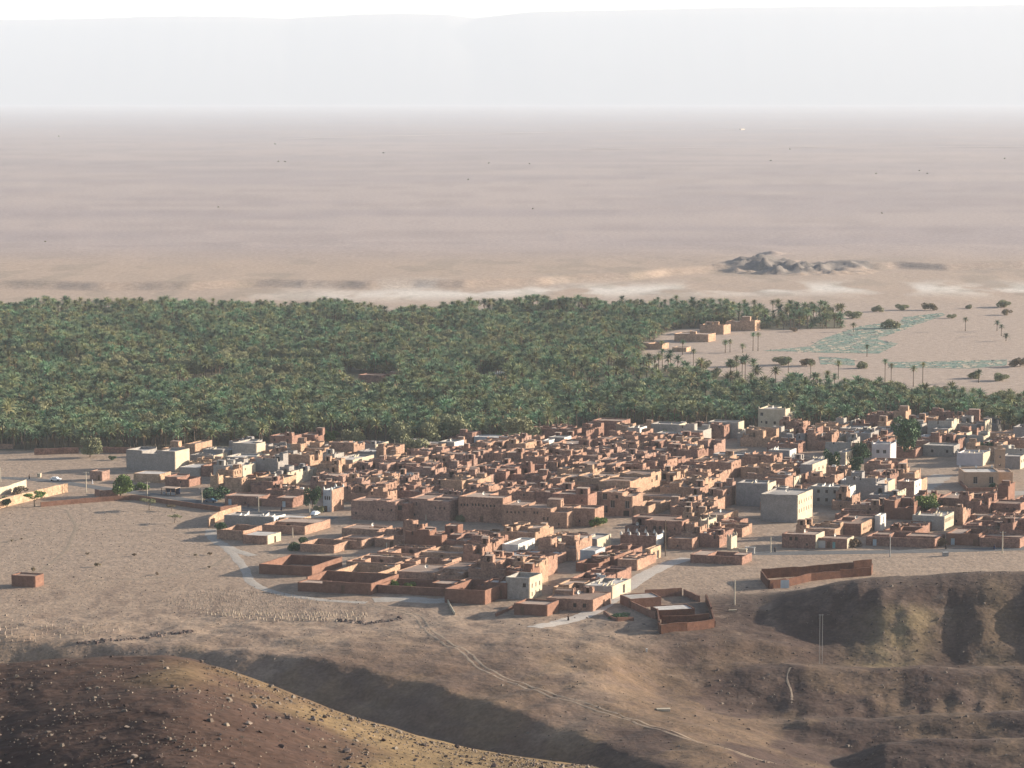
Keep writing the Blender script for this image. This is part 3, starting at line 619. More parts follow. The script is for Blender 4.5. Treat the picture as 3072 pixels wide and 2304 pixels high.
# -- eastern quarter
L('concrete_house', 2302, 1453, 91, 8.0, 10, [[7.6, 7.6]], 'g2', 'grey house with bright unfinished walls behind the big grey block', 'the unfinished grey house', par=.6, ups=4, W2='cr', S=rows(3, .2, .8, 4.6, 'w'))
L('concrete_house', 2392, 1484, 108, 9.6, 18, [[9.0, 9.0], [9.0, 9.0]], 'g0', 'largest grey block with a many windowed cream street side', 'the largest grey block', par=.5, S=rows(6, .1, .9, 6.2, 'n') + rows(6, .1, .9, 3.2, 'n'), W2='cr', RM='ce')
L('concrete_house', 2547, 1463, 114, 6.6, 8, [[6.2]], 'g1', 'grey house with two rows of four front windows and white end', 'the two row window house', F=rows(4, .2, .85, 4.4, 'w') + rows(4, .2, .85, 1.4, 'w'), W2='wh', par=.5, ups=4)
L('concrete_house', 2663, 1445, 140, 3.8, 10, [[3.4, 3.4, 3.4]], 'bl', 'long low slate grey house with bright roof partition stubs', 'the long low slate house', par=.4, ups=7, W2='cr', RM='ce')
L('concrete_house', 2742, 1446, 50, 5.4, 10, [[5.0]], 'm4', 'brown house with two windows in a bright white end', 'the white ended brown house', W2='wh', S=rows(2, .35, .7, 3.0, 'w'), par=.5, ups=2)
L('mud_house', 2762, 1440, 18, 5.0, 9, [[4.6]], 'm3', 'slim ochre house end beside the white ended house', 'the slim ochre end', par=.4)
L('mud_house', 2697, 1391, 92, 5.4, 12, [[5.0, 0], [5.0, 5.0]], 'm0', 'square red brown house with bright parapets below the white villa', 'the square parapet house', par=1.0, hp=5.9, F=[(.4, 3.0, 's'), (.12, 0.5, 'w'), (.28, 0.5, 'w')])
L('plastered_house', 2670, 1333, 53, 7.4, 9, [[7.0]], 'li', 'white lilac villa with two cross barred windows and corner points', 'the white lilac villa', F=[(.32, 3.6, 'x'), (.7, 3.6, 'x')], par=.4, ME=1, MM='wh')
L('concrete_house', 2536, 1358, 24, 6.0, 14, [[5.6], [5.6]], 'g0', 'grey house with three sunlit windows between the street trees', 'the street tree house', S=rows(4, .15, .85, 3.0, 'w'), W2='cr', par=.4)
L('concrete_house', 2436, 1395, 34, 6.4, 34, [[6.0], [6.0], [6.0]], 'g2', 'long grey terrace lining the shaded side street', 'the long grey terrace', S=rows(6, .1, .9, 3.4, 'w'), W2='cr', par=.5, ups=2)
L('concrete_house', 2280, 1366, 140, 5.0, 8, [[4.4, 4.4, 4.8]], 'g2', 'long blue grey house with dark doorways behind old mud roofs', 'the long blue grey house', F=[(.06, 0.6, 'n'), (.14, 0.6, 'n'), (.5, 1.6, 's')], W2='wh', S=rows(2, .3, .7, 2.6, 'w'), par=.5, ups=3, RM='wh')
L('concrete_house', 2368, 1352, 62, 4.6, 9, [[4.2]], 'g2', 'dark grey house with white roof fragments near street trees', 'the white fragment house', W2='wh', par=.4, ups=4)
L('concrete_house', 2860, 1338, 90, 4.4, 10, [[4.0, 4.0]], 'g0', 'grey house with a sandy wall beside the great round tree', 'the sandy wall house', F=[(.3, 1.5, 'w'), (.8, 1.5, 'w')], par=.4)
L('plastered_house', 2948, 1362, 76, 4.8, 12, [[4.4, 4.4]], 'li', 'pale house with white roof points by the dark green tree', 'the white pointed pale house', par=.5, ME=1, MM='wh', ups=4, W2='cr')
L('concrete_house', 3060, 1370, 54, 5.0, 10, [[4.6]], 'g2', 'grey house with three side windows behind the minaret', 'the house behind the minaret', S=rows(3, .2, .8, 2.4, 'w'), W2='cr', par=.4)
L('mud_house', 2804, 1506, 141, 4.6, 9, [[4.2, 4.2, 3.4]], 'm2', 'wide brown house with a dark doorway behind the bright tree', 'the wide brown house', F=[(.05, 0.5, 'd'), (.3, 2.0, 's')], par=.4)
L('mud_house', 2884, 1496, 66, 5.2, 18, [[4.8], [4.8]], 'm2', 'brown house with a dark roof court beside the dusty square', 'the roof court house', F=[(.1, 2.4, 'd')], W2='m3', par=.5)
L('concrete_house', 2832, 1548, 93, 5.0, 13, [[4.6, 4.6], [2.6, 4.6]], 'g1', 'grey house topped with white wall stubs beside the bright tree', 'the white stub house', S=rows(3, .1, .3, 2.6, 'n') + rows(3, .42, .62, 2.6, 'n') + rows(2, .78, .9, 2.6, 'n'), W2='cr', par=.3, ups=8, RM='ce')
L('mud_house', 3060, 1512, 84, 4.4, 10, [[4.0]], 'm2', 'brown house with two dark windows behind the teal gates', 'the teal gate house', F=[(.55, 1.6, 'w'), (.8, 1.6, 'w')], par=.4)
L('garage', 2973, 1546, 58, 2.6, 5, [[2.3]], 'm1', 'low garage with three pale teal gates in a row', 'the teal gates', F=[(.18, 0, 'G'), (.5, 0, 'G'), (.82, 0, 'G')], par=.2)
L('mud_house', 2446, 1604, 98, 4.6, 10, [[4.2, 4.2], [3.0, 4.2]], 'm2', 'brown house with two windows and pale quoins on the main road', 'the two window road house', F=[(.25, 2.4, 'w'), (.42, 2.4, 'w'), (.75, 0.9, 's')], par=.3, W2='cr')
L('shop_row', 2540, 1617, 90, 3.2, 8, [[2.9, 2.9]], 'm2', 'row of roadside shops with pale shutters and one open doorway', 'the shuttered shop row', F=[(.17, 0, 'g'), (.4, 0, 'd'), (.58, 0, 'T'), (.86, 0, 'g')], par=.3, W2='cr')
L('mud_house', 2582, 1571, 94, 4.2, 24, [[3.8, 3.8], [0, 3.8], [3.8, 3.8]], 'm2', 'brown house with a long ochre side wall of small windows', 'the long ochre side house', S=rows(3, .12, .25, 1.8, 's') + rows(3, .4, .55, 1.8, 's'), W2='m3', par=.4, hp=4.0)
L('plastered_house', 2640, 1546, 14, 5.2, 7, [[4.8]], 'wh', 'bright white end wall house with one green shutter', 'the bright white end', S=[(.5, 2.4, 'T')], par=.3)
L('mud_compound', 2803, 1617, 203, 3.0, 14, [[0, 0, 0, 0], [2.6, 0, 2.6, 2.6]], 'm2', 'red brown roadside compound with a pale metal door and stepped wall', 'the pale door compound', hp=3.0, F=[(.12, 0, 'D')], par=.3)
L('mud_compound', 2935, 1603, 95, 3.8, 14, [[3.4, 0], [3.4, 0]], 'red', 'red mud compound with two pale doors on the main road', 'the two door compound', hp=3.8, F=[(.2, 0, 'D'), (.9, 0, 'd')], xs=[0, .45, 1], par=.3)
L('mud_compound', 3058, 1617, 118, 3.0, 12, [[0, 0], [2.6, 2.6]], 'm2', 'long low red yard wall house at the road behind the pole', 'the long low road yard', hp=3.0, par=.3)
# -- lower village
L('concrete_house', 820, 1551, 146, 3.4, 9, [[3.0, 3.0]], 'g0', 'grey house with a white windowed end and white roof tiles', 'the white windowed end house', par=.35, ups=6, W2='wh', S=rows(3, .2, .8, 1.2, 'w'), RM='ce')
L('mud_house', 905, 1553, 80, 3.0, 7, [[2.7]], 'm5', 'flat white roofed house beside the asphalt road', 'the flat white roofed house', par=.1, RM='wh')
L('mud_compound', 913, 1578, 123, 3.0, 20, [[0, 0], [2.6, 2.6]], 'm1', 'brown walled yard with a black open shed at its back', 'the black shed yard', hp=2.9, par=.2)
L('mud_house', 801, 1606, 71, 3.0, 10, [[2.7]], 'm0', 'half plastered house with white roof and cream side by the lane', 'the half plastered house', W2='cr', S=[(.55, 0, 'd')], par=.15, RM='wh')
L('mud_compound', 728, 1590, 76, 3.4, 14, [[0, 0], [0, 0]], 'm1', 'broken walled yard where the gravel lane bends', 'the broken lane yard', hp=3.0, jit=.35)
L('mud_house', 1135, 1588, 108, 3.2, 11, [[2.9, 2.9], [2.9, 0], [2.9, 2.9]], 'm1', 'flat roofed house with a small roof opening below ramparts', 'the small opening house', par=.2, xs=[0, .6, 1], ys=[0, .4, .75, 1])
L('mud_compound', 1001, 1634, 99, 2.8, 13, [[0, 0], [0, 0]], 'm1', 'low walled yard with a dark corner niche above the empty lot', 'the dark niche yard', hp=2.6)
L('mud_compound', 1083, 1622, 82, 2.8, 14, [[0], [2.4]], 'm1', 'brown walled yard with an ochre end wall behind the lot', 'the ochre end yard', hp=2.7, par=.2)
L('mud_compound', 934, 1699, 155, 3.1, 22, [[0], [0]], 'red', 'big empty red walled enclosure with one bright inner wall', 'the big empty red enclosure', hp=3.0)
L('mud_compound', 1112, 1750, 217, 3.4, 20, [[2.4, 0, 0], [0, 0, 0]], 'red', 'red compound with a grey front wall and a black doorway', 'the black doorway compound', hp=3.3, F=[(.62, 0.3, 'd')], xs=[0, .34, .64, 1], ys=[0, .3, 1], par=.2)
L('mud_compound', 1334, 1764, 199, 2.5, 14, [[0, 0, 0], [0, 0, 2.4]], 'red', 'low walled garden with two yellow green bushes inside', 'the two bush garden', hp=2.4)
L('mud_compound', 1300, 1716, 107, 3.6, 16, [[3.2, 3.2], [3.2, 3.2]], 'm1', 'broad flat roofed mud house above the bush garden', 'the broad flat roofed house', hp=3.4, par=.15)
L('mud_compound', 1425, 1708, 108, 3.8, 16, [[3.3, 3.3], [3.3, 0]], 'm0', 'mud house with a tall blank front over the deep red yard', 'the tall blank front house', hp=3.6, par=.3)
L('mud_compound', 1453, 1770, 117, 4.2, 20, [[0, 0], [0, 3.6]], 'red', 'deep red walled yard with a plinth by the grey apron', 'the deep red yard', hp=4.0, par=.4)
L('mud_house', 1518, 1748, 66, 4.8, 7, [[4.2]], 'red', 'red house with a white plaster band and junk on its roof', 'the white banded house', F=[(.75, 0.6, 'd')], par=.5, RM='wh', ups=3)
L('concrete_house', 1587, 1742, 68, 5.6, 10, [[5.2]], 'g1', 'roofless two storey house with a cream side of tall slots', 'the roofless slotted house', W2='cr', S=rows(3, .2, .8, 3.2, 'n') + rows(3, .2, .8, 0.8, 'n'), F=[(.8, 3.6, 'w')], par=1.2)
L('mud_house', 1640, 1817, 96, 3.0, 9, [[2.7]], 'red', 'small red house with a shadowed recess at the village foot', 'the small red foot house', F=[(.25, 0.3, 'd')], par=.5)
L('mud_house', 1777, 1798, 136, 3.5, 15, [[3.2, 3.2], [3.2, 3.2]], 'm0', 'mud house with one door and two windows facing the hill', 'the hill facing house', F=[(.23, 0, 'd'), (.62, 1.0, 'w'), (.83, 1.0, 'w')], S=[(.6, 0, 'd')], par=.12, huts=[(-4.5, 1, 3.2, 5.2, 2.4, 1.0), (0.5, 5.5, 3.2, 2.6, 2.2, 1.3)])
L('concrete_house', 1835, 1757, 80, 3.9, 16, [[3.4, 3.4], [0, 3.4]], 'g1', 'grey roofed house with white blades and a bright end pier', 'the white blade house', W2='cr', S=[(.62, 0.3, 'p')], par=.3, ups=7, hp=3.6, RM='wh')
L('plastered_house', 1548, 1634, 40, 4.6, 16, [[4.2]], 'wh', 'long white walled house with four slit windows in a row', 'the four slit house', S=rows(4, .15, .85, 2.4, 'n'), par=.35, W2='wh', RM='ce')
L('plastered_house', 1652, 1625, 24, 4.0, 13, [[3.6]], 'cr', 'cream house split by a dark seam in the lower village', 'the dark seam house', S=[(.5, 1.2, 's'), (.8, 1.8, 's')], par=.3, RM='wh')
L('concrete_house', 1790, 1617, 46, 4.4, 13, [[4.0]], 'g2', 'pale yellow sided house above the teal corner', 'the yellow sided house', par=.4, W2='cr', ups=1)
L('concrete_house', 1784, 1650, 42, 4.6, 9, [[4.2]], 'bl', 'blue grey corner house with a teal strip by the lane', 'the teal strip house', F=[(.8, 0.4, 'T')], par=.2)
L('plastered_house', 1968, 1612, 105, 3.8, 7, [[3.4]], 'm2', 'dark red house with a bright white crenellated parapet', 'the white crenellated house', par=.9, W2='wh', ME=2, MM='wh', RM='wh')
L('mud_house', 1950, 1646, 14, 4.0, 10, [[3.6]], 'm5', 'ochre house with black stable doors at the road head', 'the stable door house', F=[], S=[(.3, 0, 'p'), (.7, 0, 'p')], par=.3)
L('mud_compound', 2225, 1668, 152, 2.8, 10, [[2.5, 0, 0], [2.5, 0, 2.4]], 'm2', 'long brown walled house with a flat roof on the gravel road', 'the gravel road house', hp=2.5, xs=[0, .32, .75, 1], par=.15)
# -- houses out in the palms and on the sand beyond
L('mud_house', 1180, 1126, 104, 6.0, 10, [[5.4, 5.4, 4.0]], 'm2', 'dark mud farmhouse sunk among the palms', 'the sunken farmhouse', par=.4, huts=[(6, 2, 5.4, 3, 3, 1.5)])
L('mud_house', 1505, 1122, 26, 8.0, 6, [[7.6]], 'm3', 'slim house with white roof points rising out of the palms', 'the white pointed palm house', ME=2, MM='wh', par=.3)
L('plastered_house', 1482, 1147, 54, 5.0, 6, [[4.6]], 'm4', 'low white topped house half hidden in the palms', 'the half hidden house', ME=2, MM='wh', par=.3)
L('mud_house', 2124, 1003, 100, 4.6, 14, [[4.2, 4.2], [4.2, 4.2]], 'm3', 'flat mud farm with one roof hut on the sandy bay', 'the flat sand farm', par=.3, huts=[(-1, 0, 4.2, 3.4, 3, 1.3)])
L('mud_house', 2170, 976, 70, 5.6, 14, [[5.2, 5.2], [5.2, 0]], 'm3', 'higher mud farm with roof huts adjoining the flat farm', 'the higher sand farm', par=.5, hp=5.4, huts=[(-3, -2, 5.2, 4, 3.4, 1.8), (1.5, -2, 5.2, 3, 3, 2.0)])
L('ruined_house', 2264, 962, 86, 6.4, 11, [[5.2, 6.0], [5.2, 0]], 'm3', 'roofless mud farm with jagged upper walls on the sand', 'the jagged sand farm', hp=6, jit=.5, huts=[(2.5, -1, 5.2, 5, 4, 3.2)])
L('mud_house', 1985, 1030, 78, 3.6, 12, [[3.2, 0]], 'm3', 'low mud farm wall behind slender palms on the sand', 'the low sand farm', hp=3.2, par=.3)
L('mud_house', 2058, 1042, 40, 2.6, 8, [[2.2]], 'm5', 'little sand coloured hut alone in front of the farms', 'the little sand hut', par=.2)
# -- out on the stony plain
L('mud_shed', 104, 1727, 68, 3.5, 5, [[3.2]], 'red', 'lone square red hut on the stony plain', 'the lone red hut', par=.2)
RB = {'wh': M_wroof, 'ce': M_croof}
def place_landmarks():
    for (name, px, py, wpx, h, d, plan, wm, label, anchor, kw) in LM:
        rng = random.Random(label)
        kw = dict(kw)
        P, w = foot(px, py, wpx, h); d = d * 0.82
        c = P - AX * w / 2 + AY * d / 2
        me, mm, w2 = kw.pop('ME', 0), kw.pop('MM', None), kw.pop('W2', None)
        rmk = kw.pop('RM', None)
        rm = RB[rmk] if rmk else (ROOF[rng.randrange(3)] if wm[0] in 'mr' else M_croof)
        par = kw.get('par', 0.4); hm = max(max(r) for r in plan)
        merl = None
        if me == 1: merl = [(sx * (w / 2 - 0.05), sy * (d / 2 - 0.05), max(hm, 0) + par) for sx in (-1, 1) for sy in (-1, 1)]
        if me == 2: merl = [(-w / 2 + w * k / 4, sy * (d / 2 - 0.05), hm + par) for k in range(5) for sy in (-1, 1)]
        zg = gz(c[0], c[1]); zg = zg if abs(zg) < 4 else 0
        root = build_house(name, label, 'house' if 'compound' not in name and name not in ('garage', 'shop_row', 'gatehouse', 'mud_shed') else {'mud_compound': 'compound', 'garage': 'garage', 'shop_row': 'shops', 'gatehouse': 'gatehouse', 'mud_shed': 'hut'}[name],
                           'buildings of the desert village', (c[0], c[1], zg), -ROT, w, d, plan, MATS[wm], rm, rng, merlons=merl, merm=MATS[mm] if mm else None, wm2=MATS[w2] if w2 else None, **kw)
        RECTS.append((c, w, d)); HOUSES.append((root, anchor, c))
place_landmarks()
# ------------------------------------------------------------------ the rest of the village: houses fill the quarters between
ORD = ['next', 'second', 'third', 'fourth', 'fifth', 'sixth', 'seventh', 'eighth', 'ninth', 'tenth', 'eleventh', 'twelfth']
_rel = {}
def relation(c, pool):
    """unique wording of a place: rank within its (anchor, direction)"""
    best = None
    for (root, anchor, a) in pool:
        d = math.hypot(c[0] - a[0], c[1] - a[1])
        if best is None or d < best[0]: best = (d, anchor, a)
    d, anchor, a = best
    v = np.array((c[0] - a[0], c[1] - a[1])); w = float(v @ AN); u = float(v @ AX) - SKEW * w
    if abs(u) > abs(w): dr = 'on sunny side of' if u > 0 else 'on shaded side of'
    else: dr = 'behind' if w > 0 else 'in front of'
    return d, anchor, dr
CELL = 0.5; U0, V0, NU, NV = -760.0, 560.0, 1800, 1300
occ = np.zeros((NU, NV), dtype=bool)
def to_uv(p):
    v = float(np.dot(p, AN)); return float(np.dot(p, AX)) - SKEW * v, v
def mark(c, w, d, g=0.0):
    u, v = to_uv(c)
    i0, i1 = int((u - w / 2 - g - U0) / CELL), int((u + w / 2 + g - U0) / CELL) + 1
    j0, j1 = int((v - d / 2 - g - V0) / CELL), int((v + d / 2 + g - V0) / CELL) + 1
    occ[max(0, i0):max(0, i1), max(0, j0):max(0, j1)] = True
for c, w, d in RECTS: mark(c, w, d, 0.15)
_ui = U0 + (np.arange(NU) + 0.5) * CELL; _vi = V0 + (np.arange(NV) + 0.5) * CELL
UU, VV = np.meshgrid(_ui, _vi, indexing='ij')
WX, WY = UU * AX[0] + VV * AY[0], UU * AX[1] + VV * AY[1]
def block_line(pts, width):
    d, s = poly_dist(WX, WY, [gp(*p) for p in pts]); occ[d < width / 2] = True
def block_poly(pts): occ[in_poly(WX, WY, gpoly(pts))] = True
ROAD_W = [(-900, 1400), (-300, 1424), (0, 1433), (90, 1437), (174, 1445), (253, 1457), (318, 1466), (409, 1477), (506, 1491), (615, 1508), (723, 1526), (817, 1540), (925, 1549), (1010, 1554)]
ROAD_E = [(2235, 1660), (2320, 1660), (2400, 1659), (2643, 1656), (2825, 1652), (3072, 1645), (3500, 1632), (4200, 1610)]
LANE_W = [(636, 1588), (632, 1606), (655, 1628), (700, 1650), (760, 1668), (840, 1682), (900, 1672)]
LANE_W2 = [(700, 1664), (735, 1706), (748, 1744), (790, 1768), (860, 1786), (980, 1802), (1100, 1808)]
LANE_E = [(1600, 1882), (1690, 1866), (1750, 1848), (1790, 1829), (1862, 1777), (1934, 1725), (2006, 1690), (2064, 1674)]
LANE_MID = [(1600, 1790), (1650, 1752), (1780, 1672), (1830, 1640)]
for p, w in ((ROAD_W, 9), (ROAD_E, 9), (LANE_W, 6), (LANE_W2, 6), (LANE_E, 6), (LANE_MID, 3.4), ([(2440, 1560), (2560, 1455), (2640, 1380)], 5), ([(2720, 1500), (2800, 1420)], 5),
             ([(1060, 1600), (1240, 1612), (1560, 1612), (1700, 1602), (1880, 1650)], 3.5), ([(2290, 1640), (2340, 1590), (2420, 1540)], 5), ([(2570, 1640), (2660, 1560)], 3.5)): block_line(p, w)
block_poly([(2700, 1490), (2790, 1430), (2870, 1440), (2990, 1475), (3100, 1460), (3100, 1500), (2950, 1500), (2830, 1478)])   # dusty square
block_poly([(1000, 1640), (1130, 1645), (1130, 1668), (1000, 1672)]); block_poly([(880, 1660), (1000, 1660), (1010, 1685), (900, 1690)])
block_poly([(940, 1520), (1060, 1520), (1060, 1560), (940, 1560)]); block_poly([(1180, 1330), (1280, 1330), (1290, 1376), (1190, 1376)])

FILL_N = [0]
def fill(poly, kinds, sizes, seed, mats, limit=999, lanes=(26, 30), thr=0.0):
    rng = random.Random(seed)
    zone = in_poly(WX, WY, gpoly(poly))
    bl = np.zeros_like(occ)
    u = U0 + rng.uniform(0, lanes[0])
    while u < U0 + NU * CELL:
        bl[(UU > u) & (UU < u + 2.2)] = True; u += lanes[0] * rng.uniform(0.8, 1.3)
    v = V0 + rng.uniform(0, lanes[1])
    while v < V0 + NV * CELL:
        bl[(VV > v) & (VV < v + 1.8)] = True; v += lanes[1] * rng.uniform(0.8, 1.3)
    free = zone & ~occ & ~bl
    out = []
    for (w0, w1, d0, d1) in sizes:
        I, J = np.where(free); order = np.lexsort((I, -J))
        for k in order:
            i, j = int(I[k]), int(J[k])
            if not free[i, j]: continue
            w, d = rng.uniform(w0, w1), rng.uniform(d0, d1)
            iw, jd = int(w / CELL), int(d / CELL)
            if j - jd < 0 or i + iw >= NU: continue
            if not free[i:i + iw, j - jd:j + 1].all(): continue
            free[i:i + iw, j - jd:j + 1] = False; occ[i:i + iw, j - jd:j + 1] = True
            uc, vc = U0 + (i + iw / 2) * CELL, V0 + (j - jd / 2 + .5) * CELL
            out.append((uc, vc, iw * CELL - 0.12, jd * CELL - 0.12))
            if len(out) >= limit: break
    rm = {}
    for (uc, vc, w, d) in out:
        c = AX * uc + AY * vc
        kind = rng.choice(kinds); wm = rng.choice(mats)
        nx, ny = max(1, round(w / 3.5)), max(1, round(d / 3.5))
        huts, F, S, ups, merl, extra = [], [], [], 0, None, ''
        W2 = None; hp = 2.8; par = rng.uniform(0.2, 0.55)
        if kind == 'old':
            h1 = rng.uniform(2.9, 4.0); h2 = h1 + rng.uniform(2.2, 3.1)
            p2 = rng.choice((0.0, 0.25, 0.45, 0.6))
            hm_ = round(h1 + rng.uniform(.8, 1.5), 2); H = [[(round(h2, 2) if rng.random() < p2 else hm_ if rng.random() < .15 else round(h1, 2)) for _ in range(nx)] for _ in range(ny)]
            for _ in range(rng.choice((0, 1, 1, 2))): H[rng.randrange(ny)][rng.randrange(nx)] = 0
            if max(max(r) for r in H) == 0: H[-1][0] = round(h1, 2)
            hp = h1 + 0.3
        elif kind == 'comp':
            h1 = round(rng.uniform(2.4, 3.1), 2); H = [[0] * nx for _ in range(ny)]
            for q in range(nx): H[-1][q] = h1 if rng.random() < 0.7 else 0
            for q in range(ny): H[q][0 if rng.random() < .5 else nx - 1] = h1 if rng.random() < 0.45 else 0
            if rng.random() < .35: H[0] = [h1] * nx
            hp = h1 + rng.uniform(-0.3, 0.4)
        elif kind == 'grey':
            h1 = round(rng.choice((3.2, 3.4, 3.6, 5.8)), 2); H = [[h1] * nx for _ in range(ny)]
            if rng.random() < 0.4: H[rng.randrange(ny)][rng.randrange(nx)] = round(h1 + 2.6, 2)
            if rng.random() < 0.3: H[0][rng.randrange(nx)] = 0
            hp = 3.2; ups = rng.randint(1, 4); W2 = M_cream if rng.random() < .6 else None; par = rng.uniform(0.3, 0.7)
        hm = max(max(r) for r in H)
        court = any(0 in r for r in H)
        roofed = [(i, j) for i in range(ny) for j in range(nx) if H[i][j] > 0]
        if kind != 'comp' and rng.random() < 0.8:
            for q in range(rng.choice((1, 1, 2, 2))):
                i, j = rng.choice(roofed)
                huts.append((-w / 2 + w * (j + .5) / nx + rng.uniform(-.6, .6), -d / 2 + d * (i + .5) / ny + rng.uniform(-.6, .6), H[i][j], max(1.5, min(w / nx - .7, rng.uniform(1.6, 3.2))), max(1.5, min(d / ny - .7, rng.uniform(1.6, 3.0))), rng.uniform(1.1, 2.0)))
            huts = [h_ for k_, h_ in enumerate(huts) if all(abs(h_[0] - o_[0]) > (h_[3] + o_[3]) / 2 + .1 or abs(h_[1] - o_[1]) > (h_[4] + o_[4]) / 2 + .1 for o_ in huts[:k_])]
        elif kind == 'comp' and roofed and rng.random() < .15:
            i, j = rng.choice(roofed); huts.append((-w / 2 + w * (j + .5) / nx, -d / 2 + d * (i + .5) / ny, H[i][j], 1.8, 1.8, 1.2))
        nF, nS = rng.choice((0, 0, 1, 2)), rng.choice((0, 1, 2, 3))
        zt = (hm - 1.5) if hm > 2 else 1.2
        if kind != 'comp':
            F = [(rng.uniform(.15, .85), zt if q or rng.random() < .7 else 1.0, rng.choice('ssn')) for q in range(nF)]
            S = rows(nS, .2, .8, zt, rng.choice('sn')) if nS else []
        else:
            F = [(rng.uniform(.2, .8), 0, rng.choice('dd'))] if rng.random() < .5 else []
        # do not let openings overlap
        F = [f for k_, f in enumerate(F) if all(abs(f[0] - g[0]) * w > 1.8 for g in F[:k_])]
        mud = kind != 'grey'
        wmat = MATS[wm] if mud else GREY[rng.randrange(3)]; rmat = ROOF[rng.randrange(3)] if mud else rng.choice((M_croof, M_croof, M_wroof, ROOF[1]))
        if mud and kind == 'comp' and rng.random() < .1: rmat = M_wroof
        dd, anchor, dr = relation(c, LANDM)
        st = 'tall' if hm > 5 else 'low'
        feat = 'with several huts' if len(huts) > 2 else 'with two huts' if len(huts) > 1 else 'with roof hut' if huts else 'with open court' if court else 'with bare roof'
        desc = {'old': f'{st} mud house {feat}', 'comp': 'walled mud yard with roofed rooms' if roofed else 'walled mud yard without roofs', 'grey': f'{st} grey house {feat}'}[kind]
        nm = {'old': 'mud_house', 'comp': 'mud_compound', 'grey': 'concrete_house'}[kind]
        q = rng.uniform(-0.02, 0.02)
        root = build_house(nm, 'x', {'old': 'house', 'comp': 'compound', 'grey': 'house'}[kind], 'buildings of the desert village', (c[0], c[1], 0), -ROT + q * 0.5, w - 0.1, d - 0.1, H, wmat, rmat, rng, hp=hp, par=par, F=F, S=S, huts=huts, ups=ups, wm2=W2, jit=0.27 if kind == 'old' else 0.1, part=0.22 if kind != 'comp' else 0.1)
        if roofed and rng.random() < .7:
            kb = MB()
            for _ in range(rng.randint(3, 9)):
                i, j = rng.choice(roofed); z = H[i][j] + .02; s1, s2 = rng.choice(((.9, .12), (.35, .3), (.6, .5), (1.3, .08), (.25, .25))); hh = rng.uniform(.15, .8)
                x = -w / 2 + w * (j + rng.uniform(.25, .75)) / nx; y = -d / 2 + d * (i + rng.uniform(.25, .75)) / ny
                kb.box(x + SKEW * y - s1, x + SKEW * y + s1, y - s2, y + s2, z, z + hh, rng.choice((0, 0, 1, 2)))
            link('roof_clutter', kb.mesh('roof_clutter', [M_wood, M_shut if rng.random() < .4 else MUD[5], MUD[2]]), root, kind='stuff')
        rm.setdefault((anchor, dr), []).append((dd, root, desc))
        PENDING.append((anchor, dr, dd, root, desc)); FILL_N[0] += 1
PENDING = []
LANDM = list(HOUSES)
OLD = [(930, 1480), (960, 1420), (1090, 1395), (1290, 1372), (1500, 1345), (1700, 1338), (1900, 1330), (2120, 1335), (2230, 1400), (2210, 1470), (2200, 1540), (2060, 1560), (1960, 1540), (1700, 1530), (1400, 1520), (1050, 1530)]
fill(OLD, ['old'], [(12, 16, 12, 15), (9, 12, 9, 12), (6.5, 9, 6.5, 9)], 11, ['m0', 'm0', 'm1', 'm2', 'm4', 'm3'], limit=118, lanes=(34, 38))
fill([(640, 1452), (820, 1470), (960, 1480), (960, 1520), (800, 1500), (660, 1478)], ['old', 'comp'], [(8, 11, 7, 10), (6, 8, 6, 8)], 12, ['m1', 'm2', 'm3'], limit=10)
fill([(600, 1440), (560, 1400), (640, 1365), (900, 1355), (1100, 1350), (1180, 1345), (1180, 1380), (1000, 1400), (940, 1440), (900, 1470), (700, 1450)], ['old', 'grey', 'grey', 'old', 'comp'], [(10, 13, 9, 12), (7, 10, 7, 9)], 13, ['m1', 'm3', 'm2', 'm5'], limit=34)
fill([(1290, 1340), (1500, 1325), (1800, 1300), (2050, 1300), (2200, 1305), (2200, 1338), (1900, 1335), (1500, 1350)], ['old', 'old', 'grey'], [(10, 13, 8, 11), (7, 10, 7, 9)], 14, ['m1', 'm0', 'm3', 'm2'], limit=34)
fill([(2200, 1310), (2420, 1300), (2600, 1280), (2700, 1262), (2860, 1270), (3000, 1290), (3150, 1300), (3150, 1420), (2900, 1400), (2740, 1400), (2580, 1410), (2400, 1400), (2260, 1400)], ['old', 'grey', 'old', 'grey', 'old'], [(10, 14, 9, 12), (7, 10, 7, 9)], 15, ['m2', 'm2', 'm0', 'm3'], limit=48)
fill([(2230, 1400), (2440, 1400), (2560, 1420), (2760, 1440), (2720, 1500), (2700, 1640), (2460, 1640), (2340, 1600), (2230, 1560), (2210, 1470)], ['old', 'comp', 'old', 'grey'], [(10, 13, 9, 12), (7, 9, 7, 9)], 16, ['m2', 'm1', 'm0', 'm3'], limit=30)
fill([(2720, 1520), (2850, 1490), (3000, 1505), (3150, 1505), (3150, 1635), (2600, 1640), (2640, 1560)], ['old', 'comp', 'comp'], [(10, 13, 9, 12), (7, 9, 7, 9)], 17, ['m2', 'm1', 'red'], limit=22)
fill([(1000, 1600), (1200, 1596), (1500, 1606), (1800, 1615), (1900, 1640), (2010, 1660), (1960, 1692), (1780, 1800), (1640, 1800), (1500, 1780), (1200, 1780), (1000, 1750), (1020, 1690), (1110, 1672), (1120, 1640)], ['comp', 'comp', 'comp', 'old'], [(12, 16, 12, 16), (9, 12, 9, 12), (6, 8, 7, 9)], 18, ['m1', 'm0', 'red', 'm2', 'm3'], limit=60, lanes=(32, 34))
fill([(2060, 1560), (2200, 1545), (2260, 1600), (2280, 1650), (2100, 1655), (2000, 1660)], ['comp', 'old'], [(8, 11, 8, 11), (6, 8, 6, 8)], 19, ['m1', 'm2', 'm3'], limit=10)
